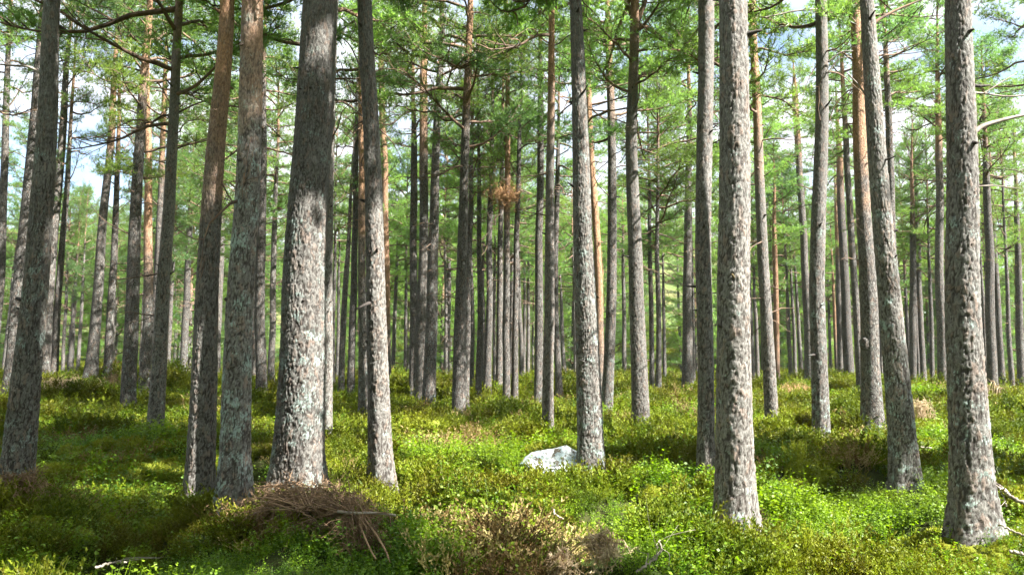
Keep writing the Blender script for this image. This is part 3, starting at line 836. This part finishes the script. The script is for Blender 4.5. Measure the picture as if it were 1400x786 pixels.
# the same wood goes on behind the viewpoint and closes off the open sky there
n = 0; tries = 0
while n < 54 and tries < 5000:
    tries += 1
    x = rng.uniform(-27, 27); y = rng.uniform(-27, 12)
    if y > -3 and not (x < -7 and abs(math.degrees(math.atan2(x, y))) > 42): continue
    if x > 0 and y > -4 - .25 * x: continue
    if math.hypot(x, y) < 4.5 or not free(x, y, 3.4): continue
    placed.append((x, y)); n += 1
    if n % 3 == 0:
        root = bpy.data.objects.new('young_pine', None); COL.objects.link(root); root.location = (x, y, float(gz(x, max(y, 0)))); root.empty_display_size = .3
        s = rng.uniform(.9, 1.3); root.scale = (s * 1.3, s * 1.3, s); root.rotation_euler[2] = rng.random() * 6.28
        tag(root, 'bushy young pine standing behind the viewpoint, outside the picture', 'pine tree', 'young pines outside the picture')
        lm, fm = YOUNG[n % 3]; o = link('trunk', YT, root); o['orange_start'] = 3.0; o['lichen'] = -.05
        link('limbs', lm, root); link('crown', fm, root)
    else:
        stand_tree(x, y, rng, 'tall pine of the wood behind the viewpoint, outside the picture', 'pines behind the viewpoint', hs=rng.uniform(.9, 1.1), rf=1.1)

# ------------------------------------------------------------------ undergrowth (stuff)
def coll(name, meshes):
    c = bpy.data.collections.new(name)
    for k, me in enumerate(meshes):
        c.objects.link(bpy.data.objects.new(f'{name}_{k:02d}', me))
    return c

def blade(P, d, l, w, up):
    s = unit(np.cross(d, up)) * w[..., None] * .5
    return np.stack([P - s, P + s, P + d * l[..., None]], 1)

def blaeberry(seed):
    rng = np.random.default_rng(seed); mb = MB(); Q = []
    for s in range(17):
        a = rng.random() * 6.28; r = rng.random() ** .5 * .15; h_ = rng.uniform(.06, .17)
        b = np.array([math.cos(a) * r, math.sin(a) * r, -.05]); lean = np.array([math.cos(a), math.sin(a), 0]) * rng.uniform(0, .12)
        P = smooth_line([b, b + lean * .3 + [0, 0, h_ * .55], b + lean + [0, 0, h_ + .05]], 5)
        mb.tube(P, np.linspace(.0022, .0012, 5), 3, cap=False)
        n = 22; f = .25 + .75 * (np.arange(n) + rng.random(n) * .5) / n; g = np.linspace(0, 1, 5)
        c = np.stack([np.interp(f, g, P[:, k]) for k in range(3)], 1) + rng.normal(size=(n, 3)) * np.array([.016, .016, .008])
        th = rng.random(n) * 6.28; d = np.stack([np.cos(th), np.sin(th), rng.uniform(-.25, .75, n)], 1); d = unit(d)
        l = rng.uniform(.013, .022, n)[:, None]; side = unit(np.cross(d, np.array([0, 0, 1.]) + rng.normal(size=(n, 3)) * .35)) * l * .46
        Q.append(np.stack([c, c + d * l * .5 - side, c + d * l, c + d * l * .5 + side], 1))
    mb.quads(np.concatenate(Q))
    return mb.mesh('blaeberry', [M_BLAE], False)

def heather(seed, mat, nsp=30, dry=False, hmax=.20):
    rng = np.random.default_rng(seed); mb = MB(); B = []
    for s in range(nsp):
        a = rng.random() * 6.28; r = rng.random() ** .5 * .11; h_ = rng.uniform(.4, 1.0) * hmax
        o = np.array([math.cos(a), math.sin(a), 0]); b = o * r + [0, 0, -.05]
        lean = o * rng.uniform(.02, .16) + rng.normal(size=3) * [.04, .04, 0]
        P = smooth_line([b, b + lean * .35 + [0, 0, h_ * .6], b + lean + [0, 0, h_ + .03]], 6)
        mb.tube(P, np.linspace(.0025, .001, 6), 3, cap=False)
        shoots = [(P, 22, .3)]
        for k in range(4):
            i = rng.integers(2, 5); d = unit(np.array([rng.normal(), rng.normal(), 1.1])); q = P[i] + d * np.linspace(0, rng.uniform(.05, .11), 4)[:, None]; shoots.append((q, 11, .1))
        for q, n, f0 in shoots:
            if dry: n = max(3, n // 2)
            f = rng.uniform(f0, 1, n); g = np.linspace(0, 1, len(q))
            c = np.stack([np.interp(f, g, q[:, k]) for k in range(3)], 1); ax = unit(q[-1] - q[0])
            th = rng.random(n) * 6.28; d = unit(ax * 1.0 + np.stack([np.cos(th), np.sin(th), np.zeros(n)], 1) * .75)
            B.append(blade(c, d, rng.uniform(.012, .024, n), np.full(n, .0095), rng.normal(size=(n, 3))))
    mb.tris(np.concatenate(B))
    return mb.mesh('heather', [mat], False)

def moss(seed):
    rng = np.random.default_rng(seed); n = 900
    th = rng.random(n) * 6.28; ph = np.arccos(rng.random(n) * .95); rr = .13 * (1 + .2 * np.sin(3 * th))
    nrm = np.stack([np.sin(ph) * np.cos(th), np.sin(ph) * np.sin(th), np.cos(ph)], 1)
    P = nrm * np.stack([rr, rr, rr * .62], 1) - [0, 0, .02]
    mb = MB(); mb.tris(blade(P, unit(nrm + rng.normal(size=(n, 3)) * .45), rng.uniform(.015, .032, n), np.full(n, .011), rng.normal(size=(n, 3))))
    u = np.linspace(0, 2 * np.pi, 13)[:-1]
    k = [np.stack([np.cos(u) * .12 * s, np.sin(u) * .12 * s, np.full(12, z)], 1) for s, z in ((1, -.05), (.95, .0), (.7, .04), (.3, .06))]
    for a, b in zip(k, k[1:]):
        j = np.arange(12); j2 = (j + 1) % 12
        mb.quads(np.stack([a[j], a[j2], b[j2], b[j]], 1))
    return mb.mesh('moss', [M_MOSS], False)

def scatter(name, P, rot, scl, idx, c, label, cat):
    me = bpy.data.meshes.new(name); me.vertices.add(len(P)); me.vertices.foreach_set('co', np.asarray(P, np.float32).ravel())
    for nm, ty, a in (('rot', 'FLOAT_VECTOR', rot), ('scl', 'FLOAT', scl), ('idx', 'INT', idx)):
        t = me.attributes.new(nm, ty, 'POINT'); t.data.foreach_set('vector' if ty == 'FLOAT_VECTOR' else 'value', np.asarray(a, np.int32 if ty == 'INT' else np.float32).ravel())
    o = link(name, me); tag(o, label, cat, kind='stuff')
    ng = bpy.data.node_groups.new(name, 'GeometryNodeTree')
    ng.interface.new_socket('Geometry', in_out='INPUT', socket_type='NodeSocketGeometry'); ng.interface.new_socket('Geometry', in_out='OUTPUT', socket_type='NodeSocketGeometry')
    N = ng.nodes.new; gi = N('NodeGroupInput'); go = N('NodeGroupOutput'); ip = N('GeometryNodeInstanceOnPoints'); ci = N('GeometryNodeCollectionInfo')
    ci.inputs['Collection'].default_value = c; ci.inputs['Separate Children'].default_value = True; ci.inputs['Reset Children'].default_value = True
    def na(nm, ty):
        a = N('GeometryNodeInputNamedAttribute'); a.data_type = ty; a.inputs['Name'].default_value = nm; return a.outputs['Attribute']
    e2r = N('FunctionNodeEulerToRotation'); ng.links.new(na('rot', 'FLOAT_VECTOR'), e2r.inputs[0])
    ip.inputs['Pick Instance'].default_value = True
    ng.links.new(gi.outputs[0], ip.inputs['Points']); ng.links.new(ci.outputs[0], ip.inputs['Instance']); ng.links.new(na('idx', 'INT'), ip.inputs['Instance Index'])
    ng.links.new(e2r.outputs[0], ip.inputs['Rotation']); ng.links.new(na('scl', 'FLOAT'), ip.inputs['Scale']); ng.links.new(ip.outputs[0], go.inputs[0])
    m = o.modifiers.new('scatter', 'NODES'); m.node_group = ng
    return o

BOULDER = np.array([at(757, 631, 10.9)[0], 10.9, 0.]); BOULDER[2] = float(gz(BOULDER[0], 10.9)) + .15
ROCKS = [(BOULDER + np.array([0, .12, 0]), .60), (gp(400, 704), .40), (gp(450, 704), .38), (gp(345, 704), .36), (gp(822, 757), .24), (gp(768, 779), .18)]
def joined(name, parts):
    V, T3, Q4, mi3, mi4, o, mats = [], [], [], [], [], 0, []
    for me, M in parts:
        n = len(me.vertices); v = np.empty(n * 3, np.float32); me.vertices.foreach_get('co', v); v = v.reshape(-1, 3)
        V.append(v @ np.array(M)[:3, :3].T + np.array(M)[:3, 3])
        k = np.empty(len(me.polygons), np.int32); me.polygons.foreach_get('loop_total', k); st = np.empty(len(k), np.int32); me.polygons.foreach_get('loop_start', st)
        lv = np.empty(len(me.loops), np.int32); me.loops.foreach_get('vertex_index', lv)
        q = st[k == 4]; t3 = st[k == 3]
        if len(q): Q4.append(lv[q[:, None] + np.arange(4)] + o); mi4.append(np.full(len(q), len(mats)))
        if len(t3): T3.append(lv[t3[:, None] + np.arange(3)] + o); mi3.append(np.full(len(t3), len(mats)))
        mats.append(me.materials[0]); o += n
    return make_mesh(name, np.concatenate(V), [np.concatenate(Q4), np.concatenate(T3)], mats, False, None, np.concatenate(mi4 + mi3))

rw = np.random.default_rng(55)
fw = []
for k in range(4):
    me, line, zc, H = PROTO[k]; lm, fm = CROWNS[k]; s_ = (H - zc + 3) / 7.8
    M = Matrix.Translation((0, 0, zc - 3)) @ Matrix.Diagonal((1.2, 1.2, s_, 1)); fw.append(joined('far_pine', [(me, Matrix()), (lm, M), (fm, M)]))
for k in range(3):
    lm, fm = YOUNG[k]; M = Matrix.Diagonal((2.0, 2.0, 1.7, 1)); fw.append(joined('far_young_pine', [(YT, M), (lm, M), (fm, M)]))
P_ = []
for k in range(520):
    y = 135 + 230 * rw.random(); x = rw.uniform(-1, 1) * (.72 * y + 5); az = math.degrees(math.atan2(x, y))
    if abs(az - 10.8) < .8 and y < 230: continue
    if az > 27 and rw.random() < .6: continue
    P_.append((x, y, float(gz(x, y))))
n = len(P_); rot = np.zeros((n, 3)); rot[:, 2] = rw.random(n) * 6.28
scatter('distant_wood', P_, rot, rw.uniform(.8, 1.25, n), rw.integers(0, 7, n), coll('distant_wood_source', fw), 'distant pine wood closing the view on the far hillside', 'wood')

def field_points():
    rng = np.random.default_rng(9); out = []
    edges = np.concatenate([np.geomspace(2.2, 80, 46), np.geomspace(86, 150, 8)])
    for a, b in zip(edges, edges[1:]):
        d = (a + b) / 2; w = .76 * d + 2.5; rho = max(70 * (6.0 / max(d, 6.0)) ** 1.25, 1.3)
        n = int(rho * (b - a) * 2 * w)
        x = rng.uniform(-w, w, n); y = rng.uniform(a, b, n)
        s = np.clip((d / 7.0) ** .55, .85, 3.2) * rng.uniform(.75, 1.3, n)
        out.append(np.stack([x, y, s], 1))
    A = np.concatenate(out)
    ok = np.ones(len(A), bool)
    for fx, fy, r in FEET:
        ok &= (A[:, 0] - fx) ** 2 + (A[:, 1] - fy) ** 2 > (r + .03) ** 2
    for c, r in ROCKS: ok &= (A[:, 0] - c[0]) ** 2 + ((A[:, 1] - c[1]) * 1.2) ** 2 > r * r
    return A[ok]
A = field_points()
X, Y, SC = A.T
Z = gz(X, Y)
n5 = fbm(X * 1.5, Y * 1.5, o=2, seed=66); keep = (n5 > .29) | (RNG.random(len(X)) < .45) | (Z - gbase(X, Y) > .02)
A = A[keep]; n5 = n5[keep]; X, Y, SC = A.T; SC = SC * (.72 + .72 * np.clip((n5 - .3) / .4, 0, 1)); Z = Z[keep]
n1 = fbm(X * .55, Y * .55, o=3, seed=61); n2 = fbm(X * .8 + 40, Y * .8, o=3, seed=62); n3 = fbm(X * .9 + 7, Y * .9 + 3, o=3, seed=63)
hm = Z - gbase(X, Y)
u = RNG.random(len(X))
# heather on the bumps and further up the slope, blaeberry in between, moss and dry patches here and there
pb = n1 - .49 - hm * .30 - np.clip((Y - 13) / 60, 0, .14) + .06
kind = np.where(pb + (u - .5) * .22 > 0, 0, 1)
kind = np.where((n2 > .69) & (u < .6), 3, kind)
kind = np.where((n3 > .575) & (u < .8), 2, kind)
RNG2 = np.random.default_rng(4)
lib = [('blaeberry_carpet', [blaeberry(i) for i in range(5)], 'bright small-leaved blaeberry shoots carpeting the forest floor', 'blaeberry', .0),
       ('heather_carpet', [heather(20 + i, M_HEATH) for i in range(5)], 'olive green heather hummocks spread between the pines', 'heather', .0),
       ('moss_carpet', [moss(40 + i) for i in range(3)], 'yellow-green cushions of moss low among the heather', 'moss', .02),
       ('dry_heather_patches', [heather(60 + i, M_DRYH, 20, True, .20) for i in range(4)], 'brown withered heather twigs in patches on the forest floor', 'dry heather', .0)]
for k, (nm, ms, lab, cat, sink) in enumerate(lib):
    m = kind == k
    P = np.stack([X[m], Y[m], Z[m] - sink], 1); n = len(P)
    rot = np.stack([RNG2.normal(size=n) * .16, RNG2.normal(size=n) * .16, RNG2.random(n) * 6.28], 1)
    s = SC[m] * (1.0 if k != 2 else 1.15)
    scatter(nm, P, rot, s, RNG2.integers(0, len(ms), n), coll(nm + '_source', ms), lab, cat)

# ------------------------------------------------------------------ rocks, fallen wood and single plants
def rock(px0, px1, py_top, py_bot, seed, mat, label, name, depth=.8):
    rng = np.random.default_rng(seed)
    c = BOULDER; Y_ = c[1]
    w = (px1 - px0) * Y_ / F; h_ = (py_bot - py_top) * Y_ / F
    bm = bmesh.new(); bmesh.ops.create_icosphere(bm, subdivisions=6, radius=1)
    V = np.array([v.co[:] for v in bm.verts])
    pl = unit(rng.normal(size=(26, 3))); off = rng.uniform(.72, 1.0, 26)
    dots = V @ pl.T
    rr = np.min(np.where(dots > .05, off[None] / np.maximum(dots, .05), 9), axis=1)
    rr = np.minimum(rr, 1.08)
    rr = rr + (fbm(V[:, 0] * 3, V[:, 1] * 3, V[:, 2] * 3, o=4, seed=seed) - .5) * .16
    V = V * rr[:, None]
    V[:, 2] = np.where(V[:, 2] > 0, V[:, 2], V[:, 2] * .5)
    V[:, 2] *= 1 + .18 * V[:, 0]
    V *= np.array([w / 2, w / 2 * depth, h_ / V[:, 2].max() * .92])
    for v, p in zip(bm.verts, V): v.co = p
    me = bpy.data.meshes.new(name); bm.to_mesh(me); bm.free(); me.materials.append(mat)
    me.polygons.foreach_set('use_smooth', [True] * len(me.polygons))
    o = link(name, me, None, (c[0], Y_ + w * .3, c[2] + .05)); tag(o, label, 'rock')
    return o
rock(710, 806, 599, 631, 3, rock_material('white_lichen_rock', True), 'white lichen-covered boulder with brown spots lying among the heather', 'boulder')

def stick(lines, mat, label, name='fallen_branch', lift=.22, cat='branch', twigs=0, group=None):
    mb = MB(); rng = np.random.default_rng(len(label)); first = None
    for P, r0, r1 in lines:
        W = np.array([gp(px, py, lift) for px, py in P])
        if first is None: first = W[0].copy()
        L = smooth_line(W, 7 * len(W)) + rng.normal(size=(7 * len(W), 3)) * .004
        mb.tube(L - first, np.linspace(r0, r1, len(L)), 7)
        for k in range(twigs):
            i = rng.integers(len(L) // 4, len(L)); d = unit(rng.normal(size=3) + [0, 0, .5]); l = rng.uniform(.1, .3)
            mb.tube(smooth_line([L[i] - first, L[i] - first + d * l * .5, L[i] - first + d * l + rng.normal(size=3) * .05], 6), np.linspace(r1 * .7, r1 * .25, 6), 4)
    o = link(name, mb.mesh(name, [mat]), None, first); tag(o, label, cat, group)
    return o
stick([([(132, 775), (150, 770), (163, 767), (176, 762)], .008, .005), ([(163, 767), (172, 769)], .006, .004)], M_PALE, 'pale forked stick lying in the shaded blaeberry below the dark edge pine', twigs=2)
stick([([(1150, 574), (1168, 583), (1188, 593), (1208, 602)], .022, .014)], M_PALE, 'straight weathered branch lying between the grey-green pine and the burl pine', twigs=3)
stick([([(1355, 655), (1372, 668), (1384, 680), (1412, 692)], .012, .02), ([(1368, 672), (1374, 684), (1376, 692)], .008, .005)], M_DEAD, 'dark grey crooked branch lying beside the half-white pine', twigs=2)
stick([([(1366, 717), (1385, 726), (1402, 733)], .008, .006)], M_PALE, 'thin pale stick nearest the flaring foot of the half-white pine')
stick([([(1381, 754), (1395, 756), (1412, 758)], .012, .012)], M_PALE, 'short white barkless stick lowest beyond the half-white pine')
stick([([(871, 782), (887, 770), (904, 752), (901, 739)], .009, .005), ([(880, 775), (886, 762), (884, 755)], .005, .003), ([(893, 764), (899, 750), (897, 744)], .004, .002)], M_PALE, 'pale forked dead twig curving up beside the dry heather bush', lift=.2, twigs=2)
stick([([(755, 694), (760, 703), (770, 709)], .007, .005)], M_PALE, 'small pale bent twig in the sunny blaeberry below the boulder')
stick([([(1258, 611), (1270, 612), (1275, 611)], .014, .01)], M_PALE, 'short pale branch piece between the tilted pine and the half-white pine')
stick([([(40, 553), (58, 558), (70, 556), (80, 549)], .03, .02)], M_DEAD, 'brown crooked branch under the dry brush pile on the rise', lift=.25, twigs=3)

def brush(px, py, wpx, hgt, n, mat, label, name, seed, depth=.5, lean=0.0, leafy=0, rad=.005, cat='brush'):
    """a heap of arching dry twigs"""
    rng = np.random.default_rng(seed); c = gp(px, py, .16); W = wpx * c[1] / F; mb = MB()
    for k in range(n):
        a = np.array([rng.normal() * W * .16 + lean * W * .3, rng.normal() * W * depth * .2, rng.uniform(-.05, hgt * .2)])
        th = rng.random() * 6.28; l = W * rng.uniform(.2, .5)
        d = np.array([math.cos(th) - lean, math.sin(th) * depth, 0])
        P = smooth_line([a, a + d * l * .35 + [0, 0, hgt * rng.uniform(.5, 1)], a + d * l * .75 + [0, 0, hgt * rng.uniform(.3, .8)], a + d * l * 1.1 + rng.normal(size=3) * .04], 9)
        mb.tube(P, np.linspace(rad, rad * .4, 9), 4, cap=False)
        for s in range(4):
            i = rng.integers(3, 9); dd = unit(P[i] - P[i - 1] + rng.normal(size=3) * .6); l2 = rng.uniform(.06, .2) * (W + .3)
            q = smooth_line([P[i], P[i] + dd * l2 * .6, P[i] + dd * l2 - [0, 0, l2 * .25]], 4); mb.tube(q, np.linspace(rad * .5, rad * .25, 4), 3, cap=False)
            if leafy:
                m = leafy; f = rng.random(m)[:, None]; cc = q[0] + (q[-1] - q[0]) * f
                mb.tris(blade(cc, unit(dd + rng.normal(size=(m, 3)) * .6), rng.uniform(.02, .045, m), np.full(m, .008), rng.normal(size=(m, 3))))
    o = link(name, mb.mesh(name, [mat]), None, c); tag(o, label, cat)
    return o
brush(88, 541, 82, .5, 90, M_TAN, 'pale dry brush pile on the rise beyond the dark edge pine', 'brush_pile', 1, leafy=3, rad=.008)
brush(152, 536, 24, .55, 26, M_BROWN, 'upright withered pinkish shrub on the rise beside the sunlit-foot pine', 'withered_shrub', 2, leafy=3)
brush(1087, 545, 62, .5, 90, M_BRACK, 'tan-orange bracken clump on the crest between two pines', 'dead_bracken', 3, leafy=7, rad=.006, cat='bracken')
brush(1358, 556, 46, .7, 26, M_TAN, 'curled pale dead branches arching up behind the half-white pine', 'arched_dead_branch', 4, rad=.014)
brush(1258, 572, 40, .4, 60, M_TAN, 'dry grassy brush beside the tilted pine', 'brush_pile', 5, leafy=2)
brush(822, 757, 44, .14, 46, M_TAN, 'pale dry heather bush, largest in the near sunlit ground', 'dry_heather_bush', 6, leafy=9, rad=.0035, cat='dry heather')
brush(768, 779, 34, .12, 30, M_TAN, 'small pale dry heather bush at the bottom edge of the near ground', 'dry_heather_bush', 7, leafy=9, rad=.003, cat='dry heather')
brush(1030, 718, 40, .12, 40, M_TAN, 'dry pale litter against the foot of the hooked-branch pine', 'litter_heap', 9, leafy=6, rad=.003)
brush(30, 672, 70, .14, 60, M_BROWN, 'brown dry fronds on the mound below the dark edge pine', 'dead_fronds', 10, leafy=6, rad=.004)

# the fallen pine branch at the foot of the thickest pine
rng = np.random.default_rng(31)
def rel(px, py, lift): return gp(px, py, lift)
org = gp(480, 712, .12)
root = bpy.data.objects.new('fallen_pine_branch', None); COL.objects.link(root); root.location = org
tag(root, 'big brown fallen pine branch heaped before the thickest pine', 'branch')
def sub(lines, name, mat):
    mb = MB()
    for P, r0, r1, l in lines:
        W = np.array([gp(px, py, l) for px, py in P]) - org
        L = smooth_line(W, 30); mb.tube(L, np.linspace(r0, r1, 30), 7)
    return link(name, mb.mesh(name, [mat]), root)
sub([([(541, 704), (515, 701), (486, 701), (462, 699)], .008, .011, .26)], 'stem', M_PALE)
sub([([(486, 700), (494, 722), (505, 748), (514, 764)], .008, .005, .22)], 'fork', M_BROWN)
sub([([(496, 706), (514, 730), (527, 752), (533, 768)], .008, .005, .22)], 'fork', M_BROWN)
mb = MB()
for k in range(250):
    if k < 175:
        s0 = gp(rng.uniform(400, 492), rng.uniform(686, 702), .245) - org
        e0 = gp(rng.uniform(305, 470), rng.uniform(668, 730), .115) - org
    else:
        s0 = gp(rng.uniform(470, 500), rng.uniform(688, 704), .24) - org
        e0 = gp(rng.uniform(475, 535), rng.uniform(708, 752), .13) - org
    mid = (s0 + e0) / 2 + np.array([0, 0, rng.uniform(.02, .12)]) + rng.normal(size=3) * .06
    P = smooth_line([s0, mid, e0], 12)
    mb.tube(P, np.linspace(.0055, .002, 12), 4, cap=False)
    for s in range(6):
        i = rng.integers(4, 12); dd = unit(P[i] - P[i - 1] + rng.normal(size=3) * .5); l2 = rng.uniform(.06, .2)
        q = smooth_line([P[i], P[i] + dd * l2 * .6, P[i] + dd * l2 - [0, 0, l2 * .3]], 4); mb.tube(q, np.linspace(.0028, .0014, 4), 3, cap=False)
        m = 9 if k < 175 else 4; f = rng.random(m)[:, None]
        mb.tris(blade(q[0] + (q[-1] - q[0]) * f, unit(dd + rng.normal(size=(m, 3)) * .35 - [0, 0, .2]), rng.uniform(.04, .08, m), np.full(m, .0035), rng.normal(size=(m, 3))))
link('dry_twigs', mb.mesh('dry_twigs', [M_BROWN]), root)

# a fresh yellow-green shoot cluster at the near corner
def shoots(px, py, wpx, h_, n, label, seed):
    rng = np.random.default_rng(seed); c = gp(px, py, .05); W = wpx * c[1] / F; mb = MB()
    for k in range(n):
        a = np.array([rng.normal() * W * .2, rng.normal() * W * .15, -.1]); l = rng.normal(size=3) * [.05, .03, 0]
        P = smooth_line([a, a + l * .4 + [0, 0, h_ * .6 + .1], a + l + [0, 0, h_ * rng.uniform(.75, 1.1) + .1]], 7); mb.tube(P, np.linspace(.003, .0015, 7), 4)
        m = 26; f = rng.uniform(.35, 1, m); g = np.linspace(0, 1, 7); cc = np.stack([np.interp(f, g, P[:, x]) for x in range(3)], 1)
        th = rng.random(m) * 6.28; d = unit(np.stack([np.cos(th), np.sin(th), np.full(m, .9)], 1))
        mb.tris(blade(cc, d, rng.uniform(.012, .024, m), np.full(m, .009), rng.normal(size=(m, 3))))
    o = link('blaeberry_shoots', mb.mesh('blaeberry_shoots', [M_MOSS], False), None, c); tag(o, label, 'plant')
shoots(1232, 783, 42, .16, 22, 'yellow-green upright shoots poking up at the near bottom edge', 1)
shoots(1090, 640, 40, .30, 40, 'olive-yellow heather tuft in the shade before the grey-green pine', 2)

# ------------------------------------------------------------------ air
t_ = NT('haze_air'); pv = t_.n('ShaderNodeVolumePrincipled'); pv.inputs['Color'].default_value = (.86, .93, 1, 1); pv.inputs['Density'].default_value = HAZE; pv.inputs['Anisotropy'].default_value = .2
ho = t_.n('ShaderNodeOutputMaterial'); t_.l(pv.outputs[0], ho.inputs['Volume'])
hb = MB(); xs, ys, zs = (-330, 330), (-40, 420), (-5, 75)
q_ = lambda *p: np.array([[xs[a], ys[b], zs[c]] for a, b, c in p], float)
hv = np.array([[xs[a], ys[b], zs[c]] for c in (0, 1) for b in (0, 1) for a in (0, 1)], float)
hm_ = make_mesh('haze', hv, [np.array([[0, 2, 3, 1], [4, 5, 7, 6], [0, 1, 5, 4], [1, 3, 7, 5], [3, 2, 6, 7], [2, 0, 4, 6]])], [t_.m], False)
if HAZE > 0: tag(link('haze', hm_), kind='stuff')

# ------------------------------------------------------------------ light, sky, view
W_ = bpy.data.worlds.new('World'); S.world = W_; W_.use_nodes = True
nt = W_.node_tree; nt.nodes.clear()
sky = nt.nodes.new('ShaderNodeTexSky'); sky.sky_type = 'NISHITA'; sky.sun_disc = False; sky.sun_elevation = SUN_EL; sky.sun_rotation = SUN_AZ
sky.air_density = 1.0; sky.dust_density = .6
tc = nt.nodes.new('ShaderNodeTexCoord'); mp = nt.nodes.new('ShaderNodeMapping'); mp.inputs['Scale'].default_value = (3, 3, 6); nt.links.new(tc.outputs['Generated'], mp.inputs[0])
nz = nt.nodes.new('ShaderNodeTexNoise'); nz.inputs['Scale'].default_value = 1.3; nz.inputs['Detail'].default_value = 6; nt.links.new(mp.outputs[0], nz.inputs['Vector'])
mr = nt.nodes.new('ShaderNodeMapRange'); mr.inputs[1].default_value = .30; mr.inputs[2].default_value = .56; nt.links.new(nz.outputs['Fac'], mr.inputs[0])
mx = nt.nodes.new('ShaderNodeMix'); mx.data_type = 'RGBA'; nt.links.new(mr.outputs[0], mx.inputs[0]); nt.links.new(sky.outputs[0], mx.inputs[6]); mx.inputs[7].default_value = (5.2, 5.35, 5.6, 1)
bg = nt.nodes.new('ShaderNodeBackground'); bg.inputs['Strength'].default_value = .05; nt.links.new(mx.outputs[2], bg.inputs['Color'])
wo = nt.nodes.new('ShaderNodeOutputWorld'); nt.links.new(bg.outputs[0], wo.inputs['Surface'])
sl = bpy.data.lights.new('sun', 'SUN'); so = bpy.data.objects.new('sun', sl); COL.objects.link(so)
sl.energy = 5.0; sl.angle = R(.5); sl.color = (1, .98, .94)
so.rotation_euler = Vector(-SUN).to_track_quat('-Z', 'Y').to_euler(); so.location = (20, -10, 30)

S.view_settings.view_transform = 'Standard'; S.view_settings.look = 'None'; S.view_settings.gamma = 1; S.view_settings.exposure = 2.7
cy_ = S.cycles
cy_.max_bounces = 6; cy_.diffuse_bounces = 3; cy_.glossy_bounces = 2; cy_.transmission_bounces = 3; cy_.transparent_max_bounces = 4
cy_.use_denoising = True
try: cy_.denoiser = 'OPENIMAGEDENOISE'
except Exception: pass
cy_.use_adaptive_sampling = True; cy_.adaptive_threshold = .02
cy_.caustics_reflective = False; cy_.caustics_refractive = False
cy_.sample_clamp_indirect = 6
